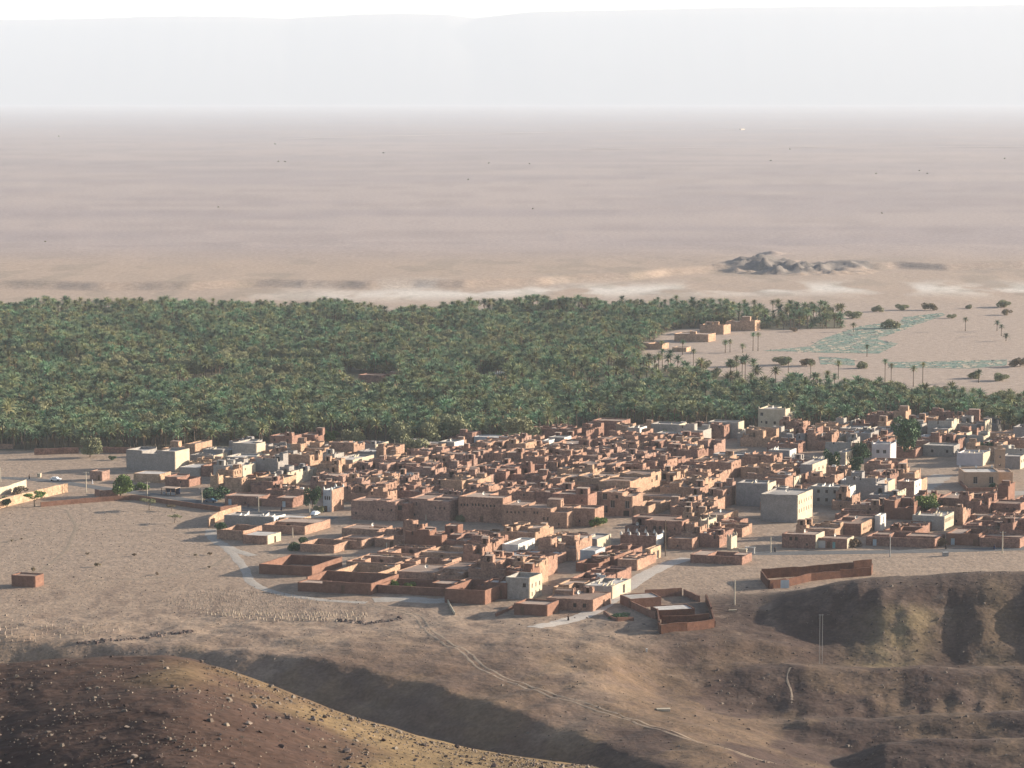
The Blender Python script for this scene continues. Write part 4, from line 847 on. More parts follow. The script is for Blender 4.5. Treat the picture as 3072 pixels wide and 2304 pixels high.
# name every filler by what it looks like and where it stands among the buildings one can single out
_by = {}
for anchor, dr, dd, root, desc in PENDING: _by.setdefault((anchor, dr), []).append((dd, root, desc))
for (anchor, dr), lst in _by.items():
    lst.sort(key=lambda t: t[0])
    for k, (dd, root, desc) in enumerate(lst):
        o = ORD[min(k, 11)]
        lab = f'{desc}, {o} {dr} {anchor}'
        root['label'] = lab
print('fillers', FILL_N[0], 'landmarks', len(LM))
# ------------------------------------------------------------------ roads, lanes and tracks, draped on the ground
M_asph = mat('worn asphalt', (0.095, 0.096, 0.10), (0.125, 0.125, 0.128), scale=0.3, fine=(1.5, 0.15))
M_grav = mat('pale gravel', (0.28, 0.25, 0.222), (0.345, 0.31, 0.275), scale=0.35, fine=(1.6, 0.15))
M_lgrav = mat('bleached gravel', (0.36, 0.32, 0.285), (0.43, 0.385, 0.345), scale=0.35, fine=(1.6, 0.15))
M_dust = mat('beaten dust', (0.205, 0.158, 0.118), (0.25, 0.195, 0.148), scale=0.4, fine=(1.6, 0.15))
def drape(name, pts3, width, m, off=0.05, cross=4, jitter=0.0, seed=1):
    rng = random.Random(seed); P = []
    for (a, b) in zip(pts3[:-1], pts3[1:]):
        Ld = math.hypot(b[0] - a[0], b[1] - a[1]); n = max(1, int(Ld / 1.6))
        for k in range(n): t = k / n; P.append((a[0] + (b[0] - a[0]) * t, a[1] + (b[1] - a[1]) * t))
    P.append((pts3[-1][0], pts3[-1][1]))
    P = np.array(P)
    for _ in range(6): P[1:-1] = (P[:-2] + 2 * P[1:-1] + P[2:]) / 4
    v, f = [], []
    for i in range(len(P)):
        d = P[min(i + 1, len(P) - 1)] - P[max(i - 1, 0)]; d = d / (np.hypot(*d) + 1e-9); nx, ny = d[1], -d[0]
        w = width * (1 + jitter * rng.uniform(-1, 1))
        for k in range(cross + 1):
            o = (k / cross - 0.5) * w; x, y = P[i][0] + nx * o, P[i][1] + ny * o
            v.append((x, y, gz(x, y) + off - (0.04 if k in (0, cross) else 0)))
    c = cross + 1
    for i in range(len(P) - 1):
        for k in range(cross): f.append((i * c + k, i * c + k + 1, (i + 1) * c + k + 1, (i + 1) * c + k))
    return link(name, new_mesh(name, v, f, [m], smooth=True), kind='structure')
def px_line(pts): return [hit(*p) if p[1] > 1700 else np.array((*gp(*p), 0)) for p in pts]
drape('road', px_line(ROAD_W), 6.0, M_asph, 0.06)
drape('road', px_line(ROAD_E), 6.5, M_asph, 0.06)
drape('lane', px_line(LANE_W[:-2]) , 4.0, M_grav, 0.05, jitter=.18)
drape('lane', px_line([(676, 1640)] + LANE_W2), 3.0, M_grav, 0.055, jitter=.15, seed=2)
drape('lane', px_line(LANE_E), 5.2, M_lgrav, 0.05, jitter=.1, seed=3)
drape('lane', px_line([(1120, 1800), (1230, 1796), (1300, 1806), (1345, 1800)]), 7.5, M_grav, 0.05, jitter=.2, seed=4)
drape('lane', px_line([(2700, 1512), (2760, 1470), (2800, 1440), (2830, 1425)]), 9, M_grav, 0.05, jitter=.2, seed=5)
drape('lane', px_line([(2890, 1492), (2990, 1482), (3080, 1478), (3200, 1470)]), 9, M_grav, 0.055, jitter=.2, seed=6)
TRACK = [(1085, 1812), (1180, 1826), (1255, 1848), (1282, 1885), (1325, 1918), (1395, 1955), (1435, 1998), (1500, 2032), (1580, 2060), (1650, 2086), (1750, 2112), (1860, 2150), (1960, 2182), (2080, 2222), (2200, 2252), (2320, 2290)]
for k_, ln in enumerate(([(-60, 1640), (150, 1600), (330, 1588), (520, 1600), (640, 1592)], [(60, 1760), (260, 1742), (470, 1735), (640, 1700), (690, 1664)], [(200, 1530), (230, 1580), (200, 1650), (120, 1715)])):
    drape('track', px_line(ln), 1.3, M_dust, 0.045, cross=2, jitter=.4, seed=20 + k_)
tr = [hit(*p) for p in TRACK]
for o in (-0.85, 0.85):
    drape('track', [(p[0] + o, p[1] + o * 0.5) for p in tr], 0.75, M_dust, 0.06, cross=2, jitter=.25, seed=8)
drape('track', [hit(*p) for p in [(2375, 2110), (2378, 2070), (2352, 2034), (2372, 2002)]], 0.55, M_dust, 0.05, cross=2, jitter=.4)

M_wash = mat('pale dry wash', (0.42, 0.36, 0.33), (0.50, 0.43, 0.395), scale=0.01)
def wash(pts, width):
    P = []
    for (a, b) in zip(pts[:-1], pts[1:]):
        for k in range(60): t = k / 60; P.append(gp(a[0] + (b[0] - a[0]) * t, a[1] + (b[1] - a[1]) * t + 0.5 * math.sin(k * .35 + a[0])))
    v, f = [], []
    for i, p in enumerate(P):
        w = width * (0.6 + 0.4 * math.sin(i * .21))
        for o in (-w / 2, w / 2): v.append((p[0], p[1] + o, gz(p[0], p[1] + o) + 1.2))
    for i in range(len(P) - 1): f.append((2 * i, 2 * i + 2, 2 * i + 3, 2 * i + 1))
    link('dry_wash', new_mesh('dry_wash', v, f, [M_wash]), kind='structure')
wash([(1750, 453), (2300, 448), (3300, 446)], 62); wash([(850, 421), (1500, 404), (2150, 392), (2500, 389)], 95)

# ------------------------------------------------------------------ free standing walls and enclosures
def wall_line(name, pts, h, m, label, t=0.45, parent=None, cat='wall', group=None, jit=0.12):
    rng = random.Random(label or name + str(pts[0])); mb = MB()
    W = [hit(*p) if p[1] > 1700 else np.array((*gp(*p), gz(*gp(*p)))) for p in pts]
    hs = h if isinstance(h, (list, tuple)) else [h] * (len(W) - 1)
    o = W[0]
    for (a, b), hh in zip(zip(W[:-1], W[1:]), hs):
        wall(mb, (a[0] - o[0], a[1] - o[1]), (b[0] - o[0], b[1] - o[1]), -0.6, hh + rng.uniform(0, .03), t - rng.uniform(0, .03), rng, (), 0, jit, base=lambda x, y: gz(x + o[0], y + o[1]) - o[2])
    ob = link(name, mb.mesh(name, [m]), parent, loc=(0, 0, 0) if parent is None else (0, 0, 0))
    ob.location = o if parent is None else tuple(np.array(o) - np.array(parent.location))
    if parent is None: tag(ob, label, cat, group)
    return ob
G_W = 'walls on the western plain'
wall_line('mud_wall', [(122, 1520), (210, 1512), (300, 1505), (395, 1499), (450, 1504), (508, 1513), (599, 1526), (660, 1535), (712, 1527)], 1.7, M_red, 'long low red mud wall edging the stony plain beside the road', group=G_W)
wall_line('mud_wall', [(626, 1583), (632, 1574), (652, 1562), (684, 1550), (722, 1540)], 2.8, MUD[3], 'curving sunlit ochre wall at the end of the low red wall', group=G_W)
wall_line('mud_wall', [(-60, 1542), (29, 1517), (190, 1478), (203, 1476)], 3.3, MUD[5], 'tall sunlit ochre wall beside a spreading acacia', group=G_W)
wall_line('mud_wall', [(-40, 1494), (20, 1481), (78, 1461)], 2.8, M_cream, 'pale panelled wall behind the tall ochre wall', group=G_W)
wall_line('mud_wall', [(286, 1486), (301, 1490), (352, 1488), (340, 1478)], 2.3, MUD[2], 'short brown wall corner under the round roadside tree', group=G_W)
wall_line('mud_wall', [(-60, 1347), (42, 1346)], 2.0, MUD[1], 'low brown wall at the palm edge beyond the western track', group=G_W)
wall_line('mud_wall', [(103, 1365), (236, 1360)], 2.5, MUD[2], 'dark garden wall between the palms and the lone acacia', group=G_W)
wall_line('mud_wall', [(300, 1359), (400, 1360)], 2.4, MUD[2], 'dark garden wall running up to the big grey edge house', group=G_W)
wall_line('field_wall', [(1341, 1803), (1350, 1820), (1364, 1846)], 0.9, M_cream, 'thin pale field wall descending from the deep red yard', t=0.3)
wall_line('field_wall', [(1487, 1850), (1512, 1838), (1542, 1824)], 0.9, M_red, 'thin dark field wall beside the small red foot house', t=0.3)
wall_line('mud_wall', [(1045, 1705), (1110, 1688)], 1.2, MUD[4], 'knee high earth wall behind the big red enclosure', t=0.4)
wall_line('forecourt_wall', [(2880, 1452), (2903, 1476), (2990, 1473), (2985, 1460)], 1.5, M_red, 'low red forecourt wall in front of the mosque', t=0.35)
def enclosure(label, walls, m, group=None, door=None, rooms=()):
    W0 = hit(*walls[0][0][0]); root = empty('mud_compound', tuple(W0), 0, label, 'compound', group)
    for pts, h in walls: wall_line('wall', pts, h, m, None, parent=root, t=0.42)
    for (p, kind, rz) in (door or []):
        q = hit(*p); link('door', opening_mesh(kind), root, tuple(q - W0), rz)
    return root, W0
enc, W0 = enclosure('long dark red enclosure with one pale blue door below the road', [([(2283, 1738), (2306, 1766)], 2.6), ([(2309, 1767), (2358, 1761), (2432, 1743), (2520, 1734), (2611, 1727)], [2.6, 2.4, 2.3, 2.5]), ([(2612, 1726), (2616, 1715)], 2.6), ([(2285, 1736), (2450, 1725), (2560, 1718), (2614, 1713)], [2.9, 3.1, 3.6])], M_dred, door=None)
q = hit(2354, 1764); link('door', opening_mesh('G'), enc, (q[0] - W0[0], q[1] - W0[1] - 0.5, q[2] - W0[2]), R(8))
enc2, W2_ = enclosure('dark red walled yard with a white roof on the near hillside', [([(1976, 1892), (1982, 1902), (2060, 1893), (2142, 1882)], [2.4, 2.5, 2.3]), ([(2144, 1880), (2134, 1845), (2118, 1806)], [1.6, 2.2]), ([(1972, 1852), (1978, 1890)], 2.5), ([(1985, 1870), (2060, 1868), (2128, 1862)], [2.0, 2.0])], M_dred)
enc3, W3_ = enclosure('open terraced yard of low dark walls beside the white roofed yard', [([(1935, 1795), (2045, 1787)], 2.4), ([(2052, 1786), (2098, 1806)], 1.8), ([(1890, 1822), (1968, 1858)], 2.0), ([(1812, 1842), (1852, 1864), (1900, 1862)], [0.9, 1.1])], M_red)
def rot_house(name, label, anchor, pL, pR, h, d, plan, wm, rm, cat='house', **kw):
    a, b = hit(*pL), hit(*pR); w = math.hypot(b[0] - a[0], b[1] - a[1]); rz = math.atan2(b[1] - a[1], b[0] - a[0])
    n = np.array((-math.sin(rz), math.cos(rz))); c = (a[:2] + b[:2]) / 2 + n * d / 2
    root = build_house(name, label, cat, 'buildings of the desert village', (c[0], c[1], min(a[2], b[2])), rz, w, d, plan, wm, rm, random.Random(label), skew=0.0, **kw)
    HOUSES.append((root, anchor, c)); return root
rot_house('mud_house', 'low mud room with a broad white roof inside the hillside yard', 'the white roofed room', (1978, 1858), (2082, 1852), 2.6, 6.5, [[2.4]], M_dred, M_wroof, par=.15)
rot_house('mud_house', 'flat grey roofed mud room in the terraced yard', 'the grey roofed room', (1890, 1824), (1982, 1818), 2.6, 7, [[2.5]], M_red, M_croof, par=.15)
rot_house('mosque', 'tan mosque hall with two arched windows and a white roof', 'the mosque', (2893, 1462), (2996, 1462), 5.5, 12, [[5.2, 5.2], [5.2, 5.2]], M_tan, M_wroof, cat='mosque', par=.5, F=[(.32, 1.4, 'p'), (.78, 1.4, 'p')], jit=.02, merlons=[(-6, 6, 5.7), (0, 6, 5.7), (6, 6, 5.7)], merm=M_white)
rot_house('mosque_annex', 'tan side hall joined to the minaret foot', 'the mosque annex', (2999, 1452), (3036, 1452), 4.4, 9, [[4.1]], M_tan, ROOF[1], cat='mosque', par=.4, jit=.02)
def minaret():
    P = gp(2998, 1420); root = empty('minaret', (P[0], P[1], 0), -ROT * 0.4, 'slender tan square minaret with a small stepped top', 'minaret')
    mb = MB(); s = 1.75
    c = [(-s, -s), (s, -s), (s, s), (-s, s)]; rng = random.Random(4)
    for k in range(4):
        a, b = c[k], c[(k + 1) % 4]
        wall(mb, a, b, -0.5, 9.3 + .004 * k, 0.4 - .004 * k, rng, [(1.4, 2.1, z, z + 1.0) for z in (3.0, 6.2)], 0, 0.0)
    mb.box(-s + .1, s - .1, -s + .1, s - .1, 8.4, 8.7); link('shaft', mb.mesh('shaft', [M_tan]), root)
    mb = MB(); mb.box(-s - .35, s + .35, -s - .35, s + .35, 9.32, 9.6); link('cornice', mb.mesh('cornice', [M_tan]), root)
    mb = MB(); mb.box(-.95, .95, -.95, .95, 9.603, 10.8); mb.box(-1.1, 1.1, -1.1, 1.1, 10.803, 10.95); link('lantern', mb.mesh('lantern', [M_tan]), root)
    link('corner_merlon', merlon_mesh(M_tan), root, (0, 0, 11.05))
minaret()

# ------------------------------------------------------------------ vegetation
def leaf_mat(name, c, inst=0.2):
    m = mat(name, c, tuple(v * 1.35 for v in c), scale=0.8, rough=0.75, inst=inst, spec=0.2)
    return m
M_palm = leaf_mat('palm frond', (0.100, 0.160, 0.088), 0.5)
M_palm2 = leaf_mat('olive palm frond', (0.165, 0.180, 0.085), 0.4)
M_dead = mat('dry frond', (0.17, 0.12, 0.07), (0.22, 0.16, 0.10), scale=2)
M_bark = mat('bark', (0.11, 0.085, 0.065), (0.16, 0.125, 0.095), scale=3)
M_olive = leaf_mat('grey green leaves', (0.185, 0.190, 0.105)); M_bright = leaf_mat('bright green leaves', (0.095, 0.150, 0.040)); M_deep = leaf_mat('dark green leaves', (0.040, 0.075, 0.035)); M_dry = leaf_mat('dry scrub', (0.16, 0.125, 0.075)); M_teal_leaf = leaf_mat('blue green crop', (0.105, 0.180, 0.140))
def palm_crown(seed):
    rng = random.Random(seed); v, f, mi = [], [], []
    def frond(az, el, Lf, w, curl, m):
        ca, sa = math.cos(az), math.sin(az); r, z, e = 0.1, 0.0, el; n = 4; rows_ = []
        for k in range(n + 1):
            t = k / n; ww = w * (0.35 + 1.2 * t if t < .45 else max(0.02, 0.89 * (1 - t) / .55 + 0.02))
            rows_.append((r, z, ww)); r += math.cos(e) * Lf / n; z += math.sin(e) * Lf / n; e -= curl * (0.5 + t)
        b = len(v)
        for r_, z_, ww in rows_:
            for s_ in (-1, 0, 1): v.append((ca * r_ - sa * ww * s_, sa * r_ + ca * ww * s_, z_ - (abs(s_) * ww * 0.55)))
        for k in range(n):
            for q in (0, 1):
                a = b + k * 3 + q; f.append((a, a + 1, a + 4, a + 3)); mi.append(m)
    N = 34
    for k in range(N):
        t = k / N
        frond(k * 2.399 + rng.uniform(-.2, .2), R(82 - 105 * t ** 1.15 + rng.uniform(-8, 8)), rng.uniform(2.6, 3.5) * (0.75 + 0.35 * min(1, t * 2)), rng.uniform(.26, .36), R(rng.uniform(13, 22)), 0)
    for k in range(9): frond(rng.uniform(0, 6.28), R(-55 + rng.uniform(-15, 10)), rng.uniform(1.4, 2.1), .26, R(8), 1)
    return new_mesh('crown', v, f, [M_palm2 if seed in (1, 4) else M_palm, M_dead], mi)
def tube(pts, rads, seg=6):
    v, f = [], []
    for p, r in zip(pts, rads):
        for k in range(seg): a = 2 * math.pi * k / seg; v.append((p[0] + r * math.cos(a), p[1] + r * math.sin(a), p[2]))
    for i in range(len(pts) - 1):
        for k in range(seg): f.append((i * seg + k, i * seg + (k + 1) % seg, (i + 1) * seg + (k + 1) % seg, (i + 1) * seg + k))
    return v, f
CROWNS = [palm_crown(s) for s in range(5)]
_v, _f = tube([(0, 0, -1.03), (0.0, 0.0, -.95), (0.03, 0, -.6), (0.03, 0, -.25), (0, 0, 0.02)], [.34, .27, .2, .19, .26])
ME_ptrunk = new_mesh('trunk', _v, _f, [M_bark], smooth=True)          # top at the origin, one unit long
def date_palm(x, y, h, s, rz, var, label, group):
    root = empty('date_palm', (x, y, gz(x, y)), rz, label, 'palm tree', group)
    t = link('trunk', ME_ptrunk, root, (0, 0, h)); t.scale = (1, 1, h)
    c = link('crown', CROWNS[var], root, (0, 0, h)); c.scale = (s, s, s)
    return root, t, c
prng = random.Random(77)
sc_x, sc_y = [], []
def inside(poly, x, y): return bool(in_poly(np.array([x]), np.array([y]), poly)[0])
gpx = np.array([p[0] for p in GROVE]); gpy = np.array([p[1] for p in GROVE])
pal = []
CLEAR = [gpoly(q) for q in ([(930, 985), (1080, 985), (1080, 1015), (930, 1015)], [(1030, 1120), (1190, 1120), (1200, 1180), (1030, 1180)], [(1415, 1125), (1515, 1118), (1520, 1178), (1410, 1182)], [(560, 1135), (680, 1130), (680, 1165), (560, 1165)])]
hrects = [(c, w, d) for c, w, d in RECTS]
yy = gpy.min()
while yy < gpy.max():
    xx = max(gpx.min(), -0.25 * yy) ; lim = min(gpx.max(), 0.25 * yy)
    while xx < lim:
        x, y = xx + prng.uniform(-2.1, 2.1), yy + prng.uniform(-2.1, 2.1)
        xx += 4.9
        dens = float(fbm(np.array([x / 38]), np.array([y / 55]), 3)[0])
        thin = 0.5 if (x / y > .085 and y > 1500) or (x / y > .03 and 1250 < y < 1420) else 0.0
        if prng.random() > 0.98 - max(0, 0.40 - dens) * 3.0 - thin: continue
        pal.append((x, y, dens))
    yy += 4.9
PX_, PY_ = np.array([p[0] for p in pal]), np.array([p[1] for p in pal])
keep = in_poly(PX_, PY_, GROVE)
for q in CLEAR: keep &= ~in_poly(PX_, PY_, q)
for c, w, d in hrects:
    dx, dy = PX_ - c[0], PY_ - c[1]; v_ = dx * AN[0] + dy * AN[1]; u = dx * AX[0] + dy * AX[1] - SKEW * v_
    keep &= ~((np.abs(u) < w / 2 + 2.5) & (np.abs(v_) < d / 2 + 2.5))
pal = [p for p, k in zip(pal, keep) if k]
def first_row(p):                                             # how far a palm stands behind the grove's near edge
    k = 0
    for s_ in (6, 12, 18, 26, 36):
        if inside(GROVE, p[0] * (p[1] - s_) / p[1], p[1] - s_): k = s_
        else: return s_
    return 99
fr = [(first_row(p), p) for p in pal if p[1] < 1330 and abs(p[0]) < p[1] * 0.2]
fr.sort(key=lambda t: (t[0], t[1][1]))
front = [p for _, p in fr[:255]]; fset = set((p[0], p[1]) for p in front)
src_t = src_c = None; srcs = {}
back = [h for h in HOUSES if h[2][1] < 1300]
FRONT = {}
W_ORD = 'first second third fourth fifth sixth seventh eighth ninth tenth eleventh twelfth thirteenth fourteenth fifteenth sixteenth seventeenth eighteenth nineteenth twentieth'.split()
for i, (x, y, dens) in enumerate(front):
    h = prng.uniform(5.0, 9.5); best = min(back, key=lambda q: (q[2][0] / q[2][1] - x / y) ** 2 * 4e5 + abs(q[2][1] - y) * 0.02)
    ns = 'tall' if h > 7.6 else 'short' if h < 6.0 else 'middling'
    root, t, c = date_palm(x, y, h, prng.uniform(.95, 1.35), prng.uniform(0, 6.28), i % 5, 'x', 'date palms along the near edge of the grove')
    FRONT.setdefault((ns, best[1]), []).append((x / y, root))
    srcs.setdefault(i % 5, c); srcs.setdefault('t', t)
for (ns, anchor), lst in FRONT.items():
    lst.sort(key=lambda q: q[0])
    for k, (_, root) in enumerate(lst):
        o = W_ORD[k] if k < 20 else 'last'
        root['label'] = f'{o} {ns} date palm counted sunward at the grove edge behind {anchor}' if len(lst) > 1 else f'only {ns} date palm at the grove edge right behind {anchor}'.replace('right ', 'just ')
# lone and paired palms one can single out on the sand
LONE = [(1927, 1005, 8, 'slim palm standing in the sand left of the low farm'.replace('left of', 'beside')), (2048, 1064, 7, 'lone palm between the little sand hut and the grove'), (2259, 1052, 9, 'taller of the twin palms in the middle of the sandy bay'), (2274, 1053, 9.2, 'slightly leaning twin palm in the middle of the sandy bay'),
        (2176, 1058, 5.5, 'short palm of a close pair below the farms'), (2190, 1057, 6, 'bushier palm of a close pair below the farms'), (1987, 1105, 9, 'palm rising from the scrub at the lower rim of the bay'), (2228, 1058, 3.5, 'bare stump like little palm on the sand'),
        (2560, 995, 4, 'short dark palm standing alone beside the green crop beds'), (2601, 1070, 5.5, 'lone palm at the foot of the green crop beds'), (2896, 993, 7, 'lone slim palm on the open eastern sand'), (2991, 993, 5, 'thin palm with a tiny crown on the eastern sand'), (3004, 1008, 5.5, 'palm with a dark trunk farthest along the eastern sand'.replace('farthest along', 'on')), (3018, 1023, 3, 'dwarf palm on the eastern sand'),
        (2936, 1148, 5, 'small palm beyond the crop rows at the eastern grove rim'), (2655, 1150, 11, 'very tall palm rising above the eastern grove rim'), (2673, 1158, 10, 'tall palm next to the very tall one at the grove rim'), (2740, 1160, 9, 'palm with a wide crown at the eastern grove rim'), (2768, 1158, 10.5, 'high palm silhouetted at the eastern grove rim'), (2432, 1135, 8, 'palm beside the scrub at the grove rim below the beds'), (2515, 1138, 8, 'palm with dense crown at the grove rim below the beds'), (2365, 1128, 8, 'palm in thin scrub below the crop beds'), (2210, 1128, 9, 'palm in the gap between the grove and the bay'), (2080, 1108, 9.5, 'tall palm at the lower corner of the bay'), (1985, 1075, 8.5, 'palm in front of the low farm wall'),
        (1880, 1062, 9, 'first of three high trunked palms where the bay begins'), (1900, 1072, 10, 'tallest of three high trunked palms where the bay begins'), (1862, 1066, 9, 'thin palm among the high trunks where the bay begins'), (1840, 1060, 9.5, 'bent palm among the high trunks where the bay begins')]
for px, py, h, lab in LONE:
    P = gp(px, py); date_palm(P[0], P[1], h, prng.uniform(.75, 1.0), prng.uniform(0, 6.28), prng.randrange(5), lab, 'single palms around the sandy bay')
# the rest of the grove reads as one mass: one object of points that carry a palm each
def grove():
    rest = [p for p in pal if (p[0], p[1]) not in fset]
    P, A, S, V, H = [], [], [], [], []
    for x, y, dens in rest:
        h = max(2.5, prng.uniform(4.2, 8.2) + (dens - .5) * 12)
        if prng.random() < .35: h = prng.uniform(1.5, 3.5)
        vr = prng.randrange(5); sc_ = prng.uniform(.9, 1.45) * (1.08 if dens > .58 else 1)
        if prng.random() < .02 + .22 * (fbm(np.array([x / 30 + 40]), np.array([y / 45]), 2)[0] > .66): vr, h, sc_ = 5, prng.uniform(.6, 1.6), prng.uniform(2.0, 3.4)
        P.append((x, y, gz(x, y) + h)); A.append((0, 0, prng.uniform(0, 6.28))); S.append(sc_); V.append(vr); H.append(h)
    me = new_mesh('palm_grove', P, [])
    for nm, ty, dat in (('rot', 'FLOAT_VECTOR', A), ('sc', 'FLOAT', S), ('hh', 'FLOAT', H), ('var', 'INT', V)):
        at = me.attributes.new(nm, ty, 'POINT'); at.data.foreach_set('vector' if ty == 'FLOAT_VECTOR' else 'value', np.array(dat, dtype=np.int32 if ty == 'INT' else np.float32).ravel())
    ob = link('palm_grove', me, kind='stuff'); ob['label'] = 'dense green date palm grove filling the oasis behind the village'
    ng = bpy.data.node_groups.new('palm grove', 'GeometryNodeTree')
    ng.interface.new_socket('Geometry', in_out='INPUT', socket_type='NodeSocketGeometry'); ng.interface.new_socket('Geometry', in_out='OUTPUT', socket_type='NodeSocketGeometry')
    N, K = ng.nodes, ng.links
    gi, go, jn = N.new('NodeGroupInput'), N.new('NodeGroupOutput'), N.new('GeometryNodeJoinGeometry')
    def attr(nm, ty):
        a = N.new('GeometryNodeInputNamedAttribute'); a.data_type = ty; a.inputs['Name'].default_value = nm; return a.outputs['Attribute']
    rot, sc, hh, var = attr('rot', 'FLOAT_VECTOR'), attr('sc', 'FLOAT'), attr('hh', 'FLOAT'), attr('var', 'INT')
    def inst(obj, sel, scale, rotation):
        oi = N.new('GeometryNodeObjectInfo'); oi.inputs['Object'].default_value = obj; oi.inputs['As Instance'].default_value = False; oi.transform_space = 'ORIGINAL'
        ip = N.new('GeometryNodeInstanceOnPoints'); K.new(gi.outputs[0], ip.inputs['Points']); K.new(oi.outputs['Geometry'], ip.inputs['Instance'])
        if sel is not None: K.new(sel, ip.inputs['Selection'])
        K.new(rotation, ip.inputs['Rotation']); K.new(scale, ip.inputs['Scale']); K.new(ip.outputs[0], jn.inputs[0])
    for k in range(6):
        cmp = N.new('FunctionNodeCompare'); cmp.data_type = 'INT'; cmp.operation = 'EQUAL'; K.new(var, cmp.inputs[2]); cmp.inputs[3].default_value = k
        inst(srcs[k], cmp.outputs[0], sc, rot)
    cx = N.new('ShaderNodeCombineXYZ'); cx.inputs[0].default_value = 1; cx.inputs[1].default_value = 1; K.new(hh, cx.inputs[2])
    inst(srcs['t'], None, cx.outputs[0], rot)
    K.new(jn.outputs[0], go.inputs[0])
    md = ob.modifiers.new('palms', 'NODES'); md.node_group = ng
    print('palms', len(front), len(rest))

def leaf_crown(seed, lobes, n, size, m):
    """many small leaf clumps spread through lobes (cx, cy, cz, rx, ry, rz)"""
    rng = random.Random(seed); v, f = [], []
    tot = sum(l[3] * l[4] * l[5] for l in lobes) ** 1.0
    for l in lobes:
        for _ in range(int(n * l[3] * l[4] * l[5] / tot)):
            while True:
                a, b, c = rng.uniform(-1, 1), rng.uniform(-1, 1), rng.uniform(-1, 1); q = a * a + b * b + c * c
                if 0.25 < q < 1: break
            p = (l[0] + a * l[3], l[1] + b * l[4], l[2] + c * l[5]); s = size * rng.uniform(.6, 1.3)
            t = Vector((rng.gauss(0, 1), rng.gauss(0, 1), rng.gauss(0, .8))).normalized(); u = t.orthogonal().normalized(); w = t.cross(u)
            k = len(v)
            v += [tuple(Vector(p) + u * s), tuple(Vector(p) + w * s * .7), tuple(Vector(p) - u * s), tuple(Vector(p) - w * s * .7)]; f.append((k, k + 1, k + 2, k + 3))
    return new_mesh('crown', v, f, [m])
def limbs(h, sp, seed, r=.16):
    rng = random.Random(seed); V, Fc = [], []
    def add(pts, rr):
        v, f = tube(pts, rr, 5); b = len(V); V.extend(v); Fc.extend(tuple(b + i for i in q) for q in f)
    add([(0, 0, -.3), (.03, 0, h * .4), (0.05, 0, h * .55)], [r * 1.3, r, r * .8])
    for k in range(5):
        a = k * 1.257 + rng.uniform(-.3, .3); e = sp * rng.uniform(.5, .9)
        add([(.03, 0, h * .42), (e * .5 * math.cos(a), e * .5 * math.sin(a), h * .72), (e * math.cos(a), e * math.sin(a), h * .95)], [r * .7, r * .45, r * .2])
    return new_mesh('trunk', V, Fc, [M_bark], smooth=True)
def lobes_round(seed, n=9, h=1.0):
    rng = random.Random(seed); L_ = []
    for _ in range(n):
        a = rng.uniform(0, 6.28); r = rng.uniform(.1, .95); L_.append((r * math.cos(a) * 1.2, r * math.sin(a) * 1.2, 1.25 * h + rng.uniform(-.5, .75) * h, rng.uniform(.5, .85), rng.uniform(.5, .85), rng.uniform(.4, .7) * h))
    return L_
def lobes_umbrella(seed):
    rng = random.Random(seed); L_ = []
    for k in range(8):
        a = k * .8 + rng.uniform(-.2, .2); r = rng.uniform(.5, 1.3); L_.append((r * math.cos(a), r * math.sin(a), 1.55 + rng.uniform(-.2, .2), rng.uniform(.4, .6), rng.uniform(.4, .6), rng.uniform(.13, .24)))
    return L_
_tm = {}
def tree_parts(kind, m, k):
    key = (kind, m.name, k)
    if key not in _tm:
        if kind == 'round': c = leaf_crown(k + 10, lobes_round(k), 2400, .11, m); t = limbs(1.2, .9, k, .09)
        elif kind == 'bushy': c = leaf_crown(k + 20, [(a, b, cz * .62, x, y, z) for a, b, cz, x, y, z in lobes_round(k + 5, 8)], 1700, .12, m); t = limbs(.7, .8, k, .06)
        elif kind == 'umbrella': c = leaf_crown(k + 30, lobes_umbrella(k), 1100, .09, m); t = limbs(1.6, 1.2, k, .07)
        else: c = leaf_crown(k + 40, [(a * .9, b * .9, cz * .3 + .1, x * .7, y * .7, z * .5) for a, b, cz, x, y, z in lobes_round(k + 9, 5)], 300, .13, m); t = limbs(.45, .6, k, .05)
        _tm[key] = (c, t)
    return _tm[key]
TG = {'round': ('broadleaf_tree', 'tree'), 'bushy': ('bushy_tree', 'tree'), 'umbrella': ('acacia_tree', 'tree'), 'shrub': ('shrub', 'shrub')}
_tk = [0]
def tree(kind, m, px, py, wpx, label, group=None, hs=1.0):
    """base at pixel (px, py), crown about wpx photo pixels wide"""
    P = hit(px, py) if py > 1700 else np.array((*gp(px, py), gz(*gp(px, py))))
    w = wpx * P[1] / F; nat = {'round': 2.7, 'bushy': 2.6, 'umbrella': 2.6, 'shrub': 2.0}[kind]; s = w / nat
    _tk[0] += 1; c, t = tree_parts(kind, m, _tk[0] % 3)
    nm, cat = TG[kind]
    root = empty(nm, tuple(P), _tk[0] * 1.7, label, cat, group)
    root.scale = (s, s, s * hs)
    link('trunk', t, root); link('crown', c, root)
    return root
T = tree
GE = 'broadleaf trees along the village edge'
T('round', M_olive, 271, 1372, 66, 'lone spreading acacia before the dark garden wall', hs=1.1)
T('round', M_olive, 350, 1350, 36, 'pale tufted tree rising behind the dark garden wall')
T('bushy', M_deep, 336, 1380, 20, 'small round bush on the open ground near the lone acacia')
T('round', M_bright, 362, 1488, 84, 'round yellow green tree by the road and the short brown wall', hs=.9)
T('umbrella', M_bright, 104, 1520, 66, 'spreading acacia against the tall sunlit ochre wall', hs=.9)
T('bushy', M_deep, 12, 1520, 46, 'dark rounded bush at the foot of the tall ochre wall')
T('bushy', M_dry, 60, 1480, 50, 'grey dead thicket inside the walled plot', hs=.6)
T('bushy', M_bright, 424, 1468, 44, 'bright green bush by the pale flat road house', hs=.8)
